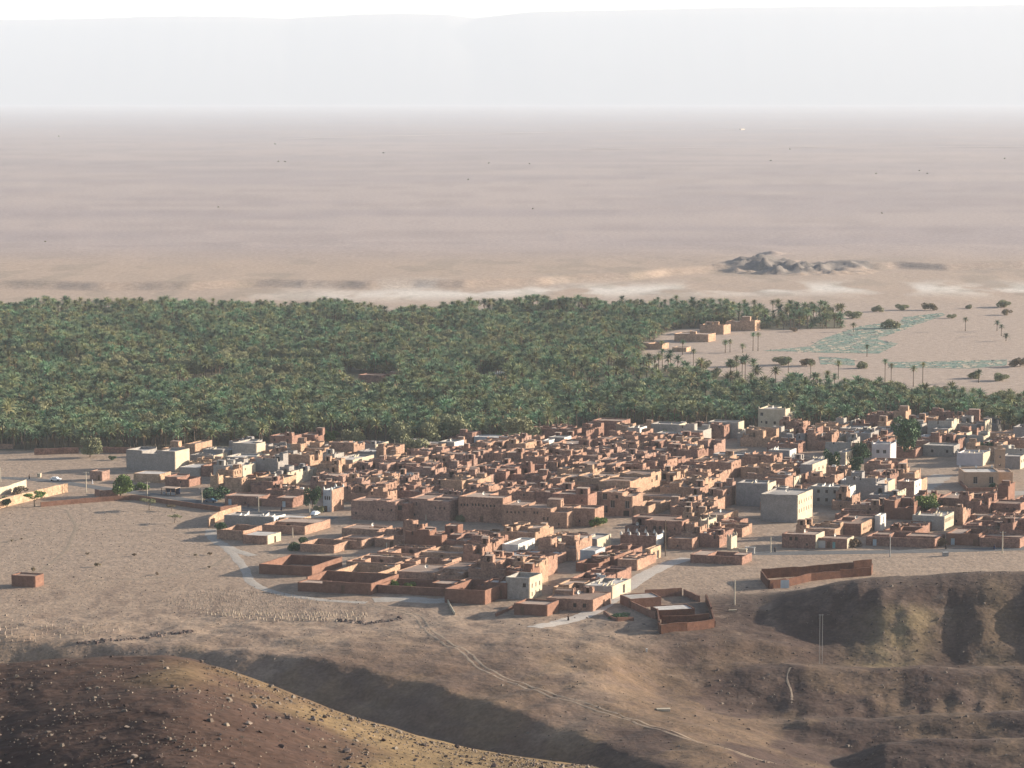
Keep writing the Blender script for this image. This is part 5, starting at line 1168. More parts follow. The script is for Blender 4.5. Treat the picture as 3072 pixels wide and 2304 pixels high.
T('bushy', M_deep, 645, 1502, 70, 'big dark clump of bushes shading the parked blue car', hs=.9)
T('umbrella', M_olive, 448, 1530, 52, 'double headed acacia on the stony plain')
T('umbrella', M_olive, 524, 1569, 36, 'small flat topped acacia on the stony plain')
T('umbrella', M_dry, 515, 1532, 26, 'bare brown thorn bush between the plain acacias')
T('bushy', M_deep, 661, 1594, 34, 'dark green bush where the gravel lane begins', hs=1.2)
T('bushy', M_deep, 886, 1652, 44, 'dark green bush at the corner of the dark niche yard', hs=.9)
T('bushy', M_deep, 908, 1632, 26, 'narrow green bush climbing behind the dark niche yard', hs=1.3)
T('round', M_bright, 985, 1480, 30, 'round olive tree behind the narrow white facade', hs=1.2)
T('round', M_deep, 938, 1522, 44, 'dark tree standing beside the narrow white facade', hs=1.6)
T('bushy', M_olive, 958, 1536, 30, 'grey green bush at the foot of the narrow white facade')
T('bushy', M_olive, 1080, 1556, 40, 'pale tree before the four window rampart', hs=1.1)
T('bushy', M_olive, 1380, 1564, 36, 'pale tree between two rampart houses', hs=1.0)
T('bushy', M_bright, 1790, 1578, 52, 'yellow green tree at the foot of the rampart corner', hs=.9)
T('bushy', M_dry, 1925, 1512, 56, 'brown leafless thicket below the great sunlit flank', hs=.8)
T('bushy', M_bright, 1178, 1764, 34, 'yellow green bush on one side of the low walled garden', hs=1.2)
T('bushy', M_bright, 1230, 1768, 34, 'second yellow green bush in the low walled garden', hs=1.0)
T('bushy', M_deep, 1860, 1855, 60, 'low dark green patch of shrubs in the terraced yard', hs=.35)
T('round', M_olive, 1240, 1380, 80, 'big pale tree among the roofs below the canopy house', hs=1.0)
T('round', M_olive, 1060, 1342, 62, 'feathery pale tree at the palm edge behind wide grey walls', GE, 1.1)
T('round', M_olive, 1215, 1340, 92, 'broad feathery tree at the shaded end of the pale tree row', GE)
T('round', M_olive, 1290, 1338, 84, 'feathery middle tree of the pale tree row', GE, 1.1)
T('round', M_olive, 1362, 1332, 92, 'tall feathery tree at the sunny end of the pale tree row', GE, 1.15)
T('round', M_olive, 1565, 1332, 110, 'wide pale tree behind the pale blue grey house', GE, .9)
T('bushy', M_bright, 1495, 1336, 52, 'bright shrubby tree in front of the pale blue grey house', GE)
T('bushy', M_bright, 1620, 1322, 40, 'light green tree by the narrow white house', GE)
T('round', M_olive, 1890, 1268, 56, 'pale tree behind the massive dark house', GE)
T('bushy', M_olive, 1880, 1300, 44, 'soft tree before the massive dark house', GE)
T('bushy', M_bright, 2004, 1322, 44, 'green tree in front of the white edged house', GE, 1.1)
T('bushy', M_bright, 985, 1322, 60, 'light green shrubs behind the tower roofed palm house', GE, .8)
T('round', M_deep, 2722, 1372, 100, 'great round dark tree beside the white lilac villa', hs=1.35)
T('round', M_deep, 2580, 1396, 56, 'tall street tree below the white lilac villa', hs=1.5)
T('round', M_deep, 2565, 1420, 44, 'lower street tree opposite the street tree house', hs=1.4)
T('round', M_deep, 2495, 1425, 42, 'slim tree at the bend of the shaded side street', hs=2.0)
T('round', M_bright, 2782, 1545, 76, 'bright green tree behind the white stub house', hs=1.0)
T('bushy', M_deep, 2945, 1364, 56, 'dome shaped dark tree by the white pointed pale house')
T('bushy', M_bright, 2580, 1522, 36, 'small round tree at the end of the two row window house')
T('bushy', M_dry, 2990, 1620, 60, 'brown thicket beside the long low road yard', hs=1.0)
T('bushy', M_deep, 2992, 1532, 50, 'dark shrubs at the end of the teal gates', hs=.7)
T('bushy', M_deep, 2982, 1466, 28, 'dark bush by the second mosque window')
T('bushy', M_dry, 2815, 1638, 44, 'dark scrub heap against the roadside compound', hs=.9)
T('bushy', M_dry, 2560, 1640, 44, 'grey scrub at the end of the shuttered shop row', hs=.9)
for i, (px, py, w, lab) in enumerate([(2630, 935, 52, 'broad grey bush near the head of the crop beds'), (2705, 930, 46, 'grey bush above the crop beds'), (2790, 930, 56, 'round grey bush on the sand beyond the beds'), (2905, 926, 34, 'small bush on the far eastern sand'), (3010, 922, 56, 'large bush at the eastern rim of the sand'), (3020, 945, 44, 'lower bush at the eastern rim of the sand'), (2670, 985, 76, 'wide dark bush inside the crop beds'), (2855, 955, 34, 'grey bush by the bright sand bank'), (3060, 1100, 70, 'dark bush at the end of the lower crop rows'), (2200, 1100, 60, 'grey scrub below the sandy bay'), (2350, 1095, 70, 'broad grey scrub between grove and beds'), (2420, 1098, 60, 'pale scrub by the lower crop bed'), (2590, 1105, 56, 'dry scrub in front of the lower crop rows'), (2290, 985, 50, 'pale tree beside the jagged sand farm'), (2380, 995, 34, 'dense shrub beside the low sand ruin'), (2140, 968, 60, 'pale bush behind the farms'), (2560, 955, 60, 'grey bushes at the tip of the palm strip'), (1950, 1000, 40, 'bush before the low farm wall'), (2920, 1135, 60, 'low scrub at the eastern grove rim'), (3000, 1142, 60, 'sprawling scrub at the eastern grove rim')]):
    T('bushy', (M_olive, M_olive, M_dry)[i % 3], px, py, w * .72, lab, 'bushes around the sandy bay', .8)
for i, (px, py, w, lab) in enumerate([(292, 1700, 20, 'small thorn bush standing up on the middle of the plain'), (472, 1725, 14, 'slim dark thorn bush by the plain centre'), (400, 1668, 14, 'tiny bush among the plain stones'), (102, 1716, 22, 'brown bush behind the lone red hut'), (262, 1665, 12, 'dry tuft near the middle of the plain'), (35, 1625, 12, 'dry tuft at the west end of the plain'), (64, 1620, 10, 'small red tuft beside the western dry tuft'), (628, 1665, 14, 'low tuft near the gravel lane'), (588, 1668, 12, 'grey tuft near the gravel lane'), (626, 1705, 12, 'sparse tuft above the cemetery')]):
    T('shrub', M_dry, px, py, w, lab, 'thorn tufts on the stony plain', 1.4)
for i, (px, py) in enumerate([(835, 493), (855, 494), (825, 438), (1588, 500), (1466, 498), (1405, 548), (1598, 638), (3014, 483), (2758, 522), (2782, 530), (2628, 530), (2312, 490), (2370, 456), (136, 740), (176, 415), (655, 633), (1150, 466), (2645, 652)]):
    T('bushy', M_olive, px, py, 5.5, 'tiny lone tree out on the hazy desert plain', 'specks of trees on the far plain')

# irrigated beds on the sand: low crop in small banked plots
M_bed = mat('crop bed', (0.135, 0.200, 0.165), (0.27, 0.235, 0.185), scale=0.10, fine=(0.5, 0.2), contrast=(0.42, 0.66))
M_bank = mat('sand bank', (0.40, 0.31, 0.24), (0.48, 0.38, 0.30), scale=0.5)
def z3(pts): return [(1900 + a / 1.887, 700 + b / 1.887) for a, b in pts]
for fi, (poly, lab) in enumerate([(z3([(730, 665), (1000, 640), (1060, 600), (1290, 525), (1390, 512), (1500, 512), (1530, 475), (1750, 450), (1765, 462), (1500, 556), (1380, 600), (1500, 625), (1390, 682), (1080, 676)]), 'large patchwork of blue green crop beds on the sand'), (z3([(1050, 698), (1250, 712), (1255, 748), (1060, 742)]), 'small crop bed below the large patchwork'), (z3([(1440, 730), (1800, 722), (2115, 715), (2115, 748), (1900, 766), (1450, 760)]), 'long strip of blue green crop rows by the eastern grove'), (z3([(-40, 735), (80, 728), (150, 738), (100, 752), (-40, 750)]), 'narrow crop bed beside the palm trunks')]):
    gpz = gpoly(poly); xs_ = [p[0] for p in gpz]; ys_ = [p[1] for p in gpz]
    me = new_mesh('crop_field', [(p[0], p[1], 0.06 + gz(*p)) for p in gpz], [tuple(range(len(gpz)))], [M_bed])
    ob = tag(link('crop_field', me), lab, 'crop field')
    v, f, mi = [], [], []; rng = random.Random(fi); st = 5.2
    y = min(ys_)
    while y < max(ys_):
        x = min(xs_)
        while x < max(xs_):
            if inside(gpz, x, y):
                if rng.random() < .3:
                    Lb = rng.uniform(2, 5); a = rng.choice((0.5, 0.5, -1.0)); b = len(v); cx, cy = math.cos(a) * Lb / 2, math.sin(a) * Lb / 2; nx, ny = -math.sin(a) * .55, math.cos(a) * .55
                    v += [(x - cx - nx, y - cy - ny, 0.02), (x + cx - nx, y + cy - ny, 0.02), (x + cx + nx, y + cy + ny, 0.02), (x - cx + nx, y - cy + ny, 0.02), (x - cx, y - cy, .28), (x + cx, y + cy, .28)]
                    for q in ((0, 1, 5, 4), (2, 3, 4, 5), (0, 4, 3), (1, 2, 5)): f.append(tuple(b + i for i in q)); mi.append(0)
                for _ in range(4):
                    px_, py_ = x + rng.uniform(-2.6, 2.6), y + rng.uniform(-2.6, 2.6); s = rng.uniform(.35, .8); b = len(v); hh = rng.uniform(.12, .28)
                    v += [(px_ - s, py_, .05), (px_ + s, py_ - .3, .05), (px_, py_ + s, .05), (px_, py_, hh)]
                    for q in ((0, 1, 3), (1, 2, 3), (2, 0, 3)): f.append(tuple(b + i for i in q)); mi.append(1)
            x += st
        y += st
    link('crop', new_mesh('crop', v, f, [M_bank, M_teal_leaf], mi), ob, kind='stuff')

_bt = [o for o in COL.objects if o.name.startswith('broadleaf_tree') and any(c.data.materials[0] is M_olive for c in o.children)][2]
srcs[5] = [c for c in _bt.children if c.name.startswith('crown')][0]
grove()
# ------------------------------------------------------------------ poles, vehicles, people and odd things
M_pole = mat('pale concrete post', (0.42, 0.37, 0.29), (0.50, 0.44, 0.35), scale=2)
M_steel = mat('grey steel', (0.25, 0.24, 0.23), (0.30, 0.29, 0.28), scale=3, rough=0.6)
def pole_mesh(m, h, r0, r1):
    v, f = tube([(0, 0, -.5), (0, 0, h * .5), (0, 0, h)], [r0, (r0 + r1) / 2, r1], 8)
    f.append(tuple(range(len(v) - 8, len(v)))); return new_mesh('pole', v, f, [m], smooth=False)
def utility_pole(px, py, top, label, m=M_pole, arm=True, thick=1.0):
    P = hit(px, py) if py > 1700 else np.array((*gp(px, py), gz(*gp(px, py))))
    r = ray(px, top); h = CAM_H + r[2] / r[1] * P[1] - P[2]
    root = empty('utility_pole', tuple(P), -ROT, label, 'utility pole', 'utility poles through the village')
    link('pole', pole_mesh(m, h, .2 * thick, .13 * thick), root)
    if arm:
        mb = MB(); mb.box(-.9, .9, -.06, .06, h - .5, h - .38); link('crossarm', mb.mesh('crossarm', [M_steel]), root)
        mb = MB()
        for x in (-.8, 0, .8): mb.box(x - .05, x + .05, -.05, .05, h - .377, h - .14)
        link('insulator', mb.mesh('insulator', [M_white]), root)
for px, py, top, lab, m in [(259, 1476, 1415, 'pale pole with a wide crossbar beside the roadside shop hut', M_pole), (442, 1488, 1445, 'pale pole on the road near the bright green bush', M_pole), (606, 1510, 1464, 'pale pole beside the clump of dark bushes', M_pole), (776, 1535, 1490, 'slim pole before the long road frontage', M_pole),
        (929, 1545, 1511, 'short pole beside the dark tree near the white facade', M_pole), (878, 1613, 1583, 'short pale pole at the black shed yard', M_pole), (1110, 1560, 1530, 'pole with a lamp in front of the four window rampart', M_pole), (1143, 1604, 1577, 'white pole on the flat roofed small opening house side', M_pole), (1160, 1652, 1628, 'thin pole by the empty dusty lot', M_pole), (1278, 1562, 1543, 'little pole at the foot of the twin window rampart', M_pole),
        (1733, 1698, 1656, 'thin pale pole along the lit lower lane wall', M_pole), (1996, 1668, 1560, 'tallest brown pole rising at the road head', M_bark), (2312, 1658, 1610, 'pole at the corner of the two window road house', M_pole), (2670, 1672, 1606, 'slim dark pole on the sand opposite the pale door compound', M_steel), (3007, 1660, 1594, 'bright pole on the sand opposite the long low road yard', M_pole),
        (2697, 1548, 1520, 'pole on a roof beside the wide brown house', M_pole), (2432, 1460, 1408, 'dark pole on the corner of the shaded side street', M_bark), (2204, 1814, 1740, 'pale leaning post on the brown hillside beside the white slab', M_pole), (746, 1340, 1322, 'pale pole near the long low yard house', M_pole), (930, 1345, 1310, 'pole standing between tower roofed house and palms', M_pole), (1184, 1332, 1312, 'pole rising among roofs near the pale trees', M_pole), (2352, 1300, 1285, 'pole at the foot of the tallest tower', M_pole), (2, 1445, 1404, 'leaning pole at the western end of the asphalt road', M_pole)]:
    utility_pole(px, py, top, lab, m, arm=top < 1600 and m is M_pole and py - top > 40)
P = hit(2462, 1992); r = ray(2462, 1842); hh = CAM_H + r[2] / r[1] * P[1] - P[2]
root = empty('twin_pole', tuple(P), 0, 'thin twin legged steel power post on the dark hillside', 'utility pole', 'utility poles through the village')
for dx in (-.35, .35): link('pole', pole_mesh(M_steel, hh, .06, .05), root, (dx, 0, 0))
mb = MB(); mb.box(-.7, .7, -.05, .05, hh - .3, hh - .2); link('crossarm', mb.mesh('crossarm', [M_steel]), root)

def skin_person(robe, label, px, py, rz, seated=False):
    P = hit(px, py) if py > 1700 else np.array((*gp(px, py), gz(*gp(px, py)) + .06))
    k = 0.62 if seated else 1.0
    root = empty('person', tuple(P), rz, label, 'person')
    vs_ = [(0, 0, .95 * k), (0, 0, 1.2 * k), (0, 0, 1.42 * k), (0, -.02, 1.52 * k), (0, -.03, 1.66 * k), (-.12, 0, .9 * k), (-.13, -.06 if not seated else -.4, .48 * k), (-.13, 0 if not seated else -.4, .06), (-.13, -.14 if not seated else -.55, .04), (.12, 0, .9 * k), (.13, .05 if not seated else -.4, .48 * k), (.13, .02 if not seated else -.4, .06), (.13, -.12 if not seated else -.55, .04), (-.2, 0, 1.4 * k), (-.27, .02, 1.13 * k), (-.26, -.1, .88 * k), (.2, 0, 1.4 * k), (.27, .02, 1.13 * k), (.26, -.1, .88 * k)]
    ed = [(0, 1), (1, 2), (2, 3), (3, 4), (0, 5), (5, 6), (6, 7), (7, 8), (0, 9), (9, 10), (10, 11), (11, 12), (2, 13), (13, 14), (14, 15), (2, 16), (16, 17), (17, 18)]
    rad = [.15, .16, .15, .06, .105, .1, .07, .05, .045, .1, .07, .05, .045, .07, .05, .04, .07, .05, .04]
    me = bpy.data.meshes.new('body'); me.from_pydata(vs_, ed, []); me.materials.append(M_skin)
    ob = link('body', me, root); sk = ob.modifiers.new('skin', 'SKIN')
    for q, r_ in zip(me.skin_vertices[0].data, rad): q.radius = (r_, r_); q.use_root = False
    me.skin_vertices[0].data[0].use_root = True
    ob.modifiers.new('sub', 'SUBSURF').levels = 1
    v, f = tube([(0, 0, .12), (0, 0, .5 * k), (0, 0, .95 * k), (0, 0, 1.25 * k), (0, 0, 1.46 * k)], [.30, .27, .24, .27, .13], 10)
    link('robe', new_mesh('robe', v, f, [robe], smooth=True), root)
    v, f = tube([(0, -.02, 1.56 * k), (0, -.02, 1.68 * k), (0, -.02, 1.78 * k)], [.125, .135, .05], 8); f.append(tuple(range(16, 24)))
    link('head_wrap', new_mesh('head_wrap', v, f, [robe], smooth=True), root)
M_skin = mat('skin', (0.22, 0.13, 0.09)); M_black = mat('black cloth', (0.02, 0.02, 0.025)); M_pale = mat('pale cloth', (0.45, 0.44, 0.46)); M_blue = mat('dark blue cloth', (0.03, 0.04, 0.08))
skin_person(M_black, 'person in a black robe walking on the main road', 2325, 1657, .4)
skin_person(M_pale, 'person in a pale robe standing beside the roadside shop hut', 277, 1453, 1.0)
skin_person(M_black, 'person in dark clothes on the western asphalt road', 88, 1437, 2.0)
skin_person(M_blue, 'person in dark clothes seated by the long road frontage', 744, 1520, .2, True)
skin_person(M_blue, 'person in dark clothes walking before the long road frontage', 844, 1532, .9)
skin_person(M_black, 'person in black by the brown scrub on the main road', 2838, 1648, .3)
skin_person(M_blue, 'person in dark blue crossing the eastern main road', 2983, 1650, 2.5)
skin_person(M_black, 'small dark person on the gravel lane below the hill facing house', 1705, 1862, 1.5)

M_carw = mat('white car paint', (0.72, 0.72, 0.72), rough=0.3, spec=0.5); M_carb = mat('blue car paint', (0.03, 0.08, 0.14), rough=0.3, spec=0.5); M_rub = mat('rubber', (0.02, 0.02, 0.02)); M_glass = mat('car glass', (0.03, 0.04, 0.05), rough=0.08, spec=0.6)
def car(px, py, rz, m, label, van=False):
    P = np.array((*gp(px, py), 0)); root = empty('parked_car', (P[0], P[1], gz(P[0], P[1]) + .05), rz, label, 'car')
    L_ = 2.1
    prof = [(-L_, .35), (-L_, .85), (-1.7, .95), (-1.25, 1.45), (.55, 1.48), (1.05, .98), (L_, .85), (L_, .35)] if not van else [(-L_, .35), (-L_, 1.9), (1.3, 1.95), (1.75, 1.15), (L_, 1.0), (L_, .35)]
    v, f = [], []; n = len(prof)
    for s_ in (-.84, .84):
        for x, z in prof: v.append((x, s_ * (0.86 if z > 1.2 else 1), z))
    f.append(tuple(range(n - 1, -1, -1))); f.append(tuple(range(n, 2 * n)))
    for k in range(n): f.append((k, (k + 1) % n, n + (k + 1) % n, n + k))
    link('body', new_mesh('body', v, f, [m]), root)
    mb = MB(); z0 = 1.0
    for s_ in (-1, 1): mb.box(-1.15, .55, s_ * .80 - .012, s_ * .80 + .012, 1.02, 1.36)
    link('side_window', mb.mesh('side_window', [M_glass]), root)
    for x in (-1.3, 1.3):
        for s_ in (-.8, .8):
            vv, ff = [], []
            for y in (-.1, .1):
                for k in range(12): a = k * math.pi / 6; vv.append((.32 * math.cos(a), y, .32 * math.sin(a)))
            for k in range(12): ff.append((k, (k + 1) % 12, 12 + (k + 1) % 12, 12 + k))
            ff += [tuple(range(12)), tuple(range(23, 11, -1))]
            link('wheel', new_mesh('wheel', vv, ff, [M_rub]), root, (x, s_, .32))
car(167, 1443, -.25, M_carw, 'white car driving on the western asphalt road')
car(633, 1507, -.3, M_carb, 'dark blue car parked beneath the clump of bushes')
car(946, 1546, 1.2, M_carw, 'white car parked at the foot of the rampart street')
def stall():
    P = gp(512, 1483); root = empty('market_stall', (P[0], P[1], 0), -.35, 'dark open market stall with a flat roof beside the road', 'stall')
    mb = MB(); mb.box(-3, 3, -2, 2, 2.4, 2.6); link('roof', mb.mesh('roof', [ROOF[1]]), root)
    for x in (-2.8, -.9, .9, 2.8):
        mb = MB(); mb.box(x - .1, x + .1, -1.9, -1.7, 0, 2.397); link('post', mb.mesh('post', [M_wood]), root)
    mb = MB(); mb.box(-2.9, 2.9, 1.6, 1.9, 0, 2.397); link('back_wall', mb.mesh('back_wall', [M_blue]), root)
    mb = MB(); mb.box(-2.4, 2.4, -1.2, -.6, 0, .9); link('counter', mb.mesh('counter', [M_bluegrey]), root)
stall()
def block(name, px, py, w, d, h, m, label, cat, rz=-ROT, top=None):
    P = hit(px, py) if py > 1700 else np.array((*gp(px, py), gz(*gp(px, py))))
    mb = MB(); mb.box(-w / 2, w / 2, -d / 2, d / 2, -.3, h * .86); mb.box(-w / 2 - .08, w / 2 + .08, -d / 2 - .08, d / 2 + .08, h * .862, h)
    return tag(link(name, mb.mesh(name, [m]), None, tuple(P), rz), label, cat)
block('road_marker', 118, 1431, 1.3, 1.1, 1.5, M_cream, 'stubby cream masonry block beside the western road', 'block')
block('stone_slab', 1990, 2131, 3.2, 1.2, .45, M_cream, 'pale flat slab lying on the hill spine beside the track', 'slab', .1)
block('stone_slab', 2198, 1832, 2.2, .5, .3, M_cream, 'short white slab on the brown hillside by the post', 'slab', .2)
block('boundary_stone', 1940, 1956, .35, .35, .9, M_white, 'little white upright marker stone on the sandy shoulder', 'stone', .2)
block('road_shrine', 2836, 1668, 1.6, 1.4, 1.2, M_steel, 'small grey dome like block on the sand below the road', 'block', .2)
block('hut', 2228, 1664, 2.6, 1.2, 1.9, M_cream, 'small white frame booth beside the gravel road house', 'booth')
block('far_shed', 2226, 393, 26, 9, 4.5, M_cream, 'tiny white shed far out on the hazy plain', 'shed', .9)
def gate():
    P = gp(2250, 1661); root = empty('white_gate', (P[0], P[1], 0), -ROT, 'low white roadside gate frame next to the gravel road house', 'gate')
    for x in (-1.3, 1.3):
        mb = MB(); mb.box(x - .2, x + .2, -.2, .2, 0, 1.9); link('post', mb.mesh('post', [M_white]), root)
    mb = MB(); mb.box(-1.6, 1.6, -.22, .22, 1.903, 2.2); link('beam', mb.mesh('beam', [M_white]), root)
# satellite dishes: they stand on roofs, so each is a thing of its own
def dish_mesh():
    v, f = [], []
    for k in range(4):
        r = .6 * k / 3
        for a in range(12): t = a * math.pi / 6; v.append((r * math.cos(t), -.05 - .22 * (r / .6) ** 2 + .2, r * math.sin(t)))
    for k in range(3):
        for a in range(12): f.append((k * 12 + a, k * 12 + (a + 1) % 12, (k + 1) * 12 + (a + 1) % 12, (k + 1) * 12 + a))
    return new_mesh('dish', v, f, [M_white], smooth=True)
DISH = dish_mesh(); mb = MB(); mb.box(-.04, .04, .12, .2, -1.0, .0); DPOST = mb.mesh('mast', [M_steel])
for k, nm in enumerate(['the largest grey block', 'the unfinished grey house', 'the two window road house', 'the long ochre side house', 'the wide brown house', 'the shuttered shop row', 'the broad flat roofed house', 'the small opening house', 'the two row window house', 'the square parapet house', 'the gallery house', 'the seven window side house', 'the three square window house', 'the bright cream house', 'the pointed ochre house', 'the paired window rampart', 'the nine window rampart', 'the tallest tower house', 'the roof court house', 'the hill facing house']):
    h = [q for q in HOUSES if q[1] == nm][0]
    rf = [c for c in h[0].children if c.name.startswith('roof') and not c.name.startswith('roof_hut')][0]
    zs = max(v.co.z for v in rf.data.vertices); tops = [v.co for v in rf.data.vertices if v.co.z > zs - .05]
    cx, cy = sum(t.x for t in tops) / len(tops), sum(t.y for t in tops) / len(tops)
    W_ = np.array(h[0].location[:2]) + AX * cx + AY * cy
    root = empty('satellite_dish', (W_[0], W_[1], h[0].location[2] + zs + .95), .5 + .2 * (k % 3), f'white satellite dish on the roof of {nm}', 'satellite dish', 'satellite dishes on the roofs')
    link('dish', DISH, root); link('mast', DPOST, root)

# ------------------------------------------------------------------ stones
import bmesh
def rock_mesh(seed, m, n=13, flat=.7):
    rng = random.Random(seed); bm = bmesh.new()
    for _ in range(n):
        d = Vector((rng.gauss(0, 1), rng.gauss(0, 1), rng.gauss(0, 1))).normalized() * rng.uniform(.75, 1.0)
        bm.verts.new((d.x * rng.uniform(.8, 1.15), d.y, d.z * flat))
    bmesh.ops.convex_hull(bm, input=bm.verts)
    for v in [v for v in bm.verts if not v.link_faces]: bm.verts.remove(v)
    me = bpy.data.meshes.new('rock'); bm.to_mesh(me); bm.free(); me.materials.append(m); return me
M_rock = [mat('rock %d' % i, c, tuple(v * 1.4 for v in c), scale=3, fine=(8, .2), bump=.4, bscale=6, dist=.05, inst=.15) for i, c in enumerate([(0.135, 0.110, 0.092), (0.090, 0.070, 0.060), (0.055, 0.040, 0.036), (0.19, 0.155, 0.125)])]
ROCKS = [rock_mesh(k, M_rock[k % 4]) for k in range(8)]
def rock_at(P, s, k, rz, label, group):
    o = link('rock', ROCKS[k], None, (P[0], P[1], P[2] + s * .25), rz)
    o.scale = (s, s * .85, s * .8); o.rotation_euler = (0.3 * math.sin(rz * 5), .3 * math.cos(rz * 3), rz)
    return tag(o, label, 'rock', group)
srng = random.Random(5); NAMED = [(685, 2102, .5, 'big grey rock high on the golden flank of the rocky hill'), (761, 2095, .42, 'grey rock just below the hill crest on the golden flank'), (725, 2192, .5, 'pale rock with a long shadow midway down the golden flank'), (745, 2173, .5, 'dark rock above the pale long shadowed rock'), (380, 2184, .4, 'upright rock on the dark shoulder of the hill'), (308, 2217, .35, 'rounded reddish rock on the dark shoulder'), (377, 2119, .42, 'dark rock at the brow of the dark shoulder'), (404, 2273, .5, 'grey rock low on the dark shoulder'), (391, 2288, .45, 'brown rock just below the low grey rock'), (601, 1988, .45, 'dark rock right at the top of the hill crest'),
         (573, 2057, .35, 'small pale rock below the hill top'), (583, 2253, .35, 'loose rock in a trio low on the hill'), (876, 2093, .5, 'dark stacked rock sitting on the crest line'), (1040, 2259, .6, 'largest pale wedge rock low on the golden flank'), (1153, 2224, .5, 'pinkish slab rock near the crest on the golden flank'), (1186, 2248, .45, 'dark pointed rock below the pinkish slab'), (942, 2135, .45, 'upright pale rock near the crest line'), (866, 2157, .5, 'dark wedge rock on the upper golden flank'), (966, 2164, .4, 'brown flat rock on the upper golden flank'), (924, 2190, .4, 'pale angular rock in the middle of the golden flank'), (1246, 2284, .45, 'dark rock at the lower rim of the golden flank'), (1046, 2279, .45, 'shadowed rock under the largest pale wedge'), (844, 2243, .45, 'grey rock in a cluster at the centre bottom of the hill')]
GR = 'rocks strewn over the rocky hill'
for k, (px, py, s, lab) in enumerate(NAMED): rock_at(hit(px, py, 120), s, k % 8, k * 1.3, lab, GR)
nr_ = 0; tries = 0
crest = np.array([(0, 1992), (260, 1970), (480, 1966), (570, 1976), (660, 2003), (780, 2046), (900, 2092), (1100, 2163), (1300, 2222), (1500, 2262), (1700, 2292)])
PEB = []
while tries < 60000 and (nr_ < 235 or len(PEB) < 5200):
    tries += 1
    px = srng.uniform(-60, 1800); cy = np.interp(px, crest[:, 0], crest[:, 1])
    if cy > 2330: continue
    py = cy + 3 + (2330 - cy) * srng.random() ** (1.7 if px > 600 else 1.0)
    P = hit(px, py, 165)
    if P[1] > 300: continue
    cl = float(fbm(np.array([P[0] / 5]), np.array([P[1] / 8]), 3)[0])
    w = (0.35 + 1.3 * (px > 620) * max(0, 1 - (py - cy) / 130)) * (1.6 if cl > .52 else .5)
    if srng.random() > w: continue
    s = min(.55, .11 * math.exp(srng.gauss(0, .55)))
    if s > .15 and nr_ < 235:
        nr_ += 1; z = ('along the hill crest' if py - cy < 40 else 'on the golden flank' if px > 640 else 'on the dark shoulder of the hill')
        kk = srng.randrange(8); cn = ('brown', 'dark', 'blackish', 'pale')[kk % 4]
        rock_at(P, s, kk, srng.uniform(0, 6.28), f'{"large" if s > .28 else "small"} {cn} rock {z}', GR)
    elif len(PEB) < 5200: PEB.append((P, s * .55))
# stones on the slopes and the stony plain, as one heap of small geometry each
def stone_stuff(name, pts, mats, label, up=False, seed=3):
    rng = random.Random(seed); v, f, mi = [], [], []
    for P, s in pts:
        b = len(v); a = rng.uniform(0, 3.14); hx, hy, hz = s * rng.uniform(.7, 1.3), s * rng.uniform(.5, 1.0), s * rng.uniform(.5, 1.0)
        if up: hx, hy, hz = s * .5, s * .22, s * rng.uniform(.8, 1.3)
        ca, sa = math.cos(a), math.sin(a)
        for x, y, z in ((-1, -1, -.5), (1, -.8, -.5), (.9, 1, -.5), (-1, .9, -.5), (-.6, -.5, 1), (.5, -.6, .9), (.6, .5, .8), (-.5, .6, 1.05)):
            X_, Y_ = x * hx, y * hy; v.append((P[0] + X_ * ca - Y_ * sa, P[1] + X_ * sa + Y_ * ca, P[2] + z * hz))
        m_ = rng.randrange(len(mats))
        for q in ((4, 5, 6, 7), (0, 1, 5, 4), (1, 2, 6, 5), (2, 3, 7, 6), (3, 0, 4, 7)): f.append(tuple(b + i for i in q)); mi.append(m_)
    o = link(name, new_mesh(name, v, f, mats, mi), kind='stuff'); o['label'] = label; return o
stone_stuff('pebbles', PEB, M_rock, 'small stones scattered all over the rocky hill')
pts = []
while len(pts) < 3600:
    px, py = srng.uniform(1500, 3100), srng.uniform(1700, 2304)
    P = hit(px, py, 440)
    if not 450 < P[1] < 760 or (px < 2100 and srng.random() < .6): continue
    pts.append((P, min(.5, .10 * math.exp(srng.gauss(0, .6)))))
stone_stuff('hillside_stones', pts, [M_rock[0], M_rock[1], M_rock[2]], 'stones scattered over the dark hillsides', seed=4)
pts = []
while len(pts) < 5200:
    px, py = srng.uniform(-40, 1300), srng.uniform(1535, 1990)
    if px > 600 and py < 1740 - (px - 600) * -.12: continue
    P = hit(px, py, 590)
    if not 600 < P[1] < 950: continue
    pts.append((P, .09 * math.exp(srng.gauss(0, .45))))
stone_stuff('plain_stones', pts, [M_rock[0], M_rock[1], M_rock[3]], 'pale and dark stones littering the western plain', seed=5)
# the cemetery: rows of small upright stones
CEM = gpoly([(470, 1800), (640, 1766), (800, 1776), (960, 1800), (1090, 1832), (1125, 1848), (1040, 1862), (860, 1864), (700, 1858), (560, 1830)])
CEM2 = gpoly([(-60, 1868), (60, 1845), (200, 1862), (400, 1884), (330, 1898), (120, 1922), (-60, 1925)])
g = []
for poly, st in ((CEM, 1.2), (CEM2, 2.1)):
    xs_ = [p[0] for p in poly]; ys_ = [p[1] for p in poly]; ux, uy = math.cos(.9), math.sin(.9)
    n = int(max(max(xs_) - min(xs_), max(ys_) - min(ys_)) / st) + 4; cx, cy = sum(xs_) / len(xs_), sum(ys_) / len(ys_)
    for i in range(-n, n):
        for j in range(-n, n):
            x = cx + (i * ux * st - j * uy * st * 1.15) + srng.uniform(-.25, .25); y = cy + (i * uy * st + j * ux * st * 1.15) + srng.uniform(-.25, .25)
            if srng.random() < .72 and inside(poly, x, y): g.append((x, y, gz(x, y)))
g.sort(key=lambda p: p[1])
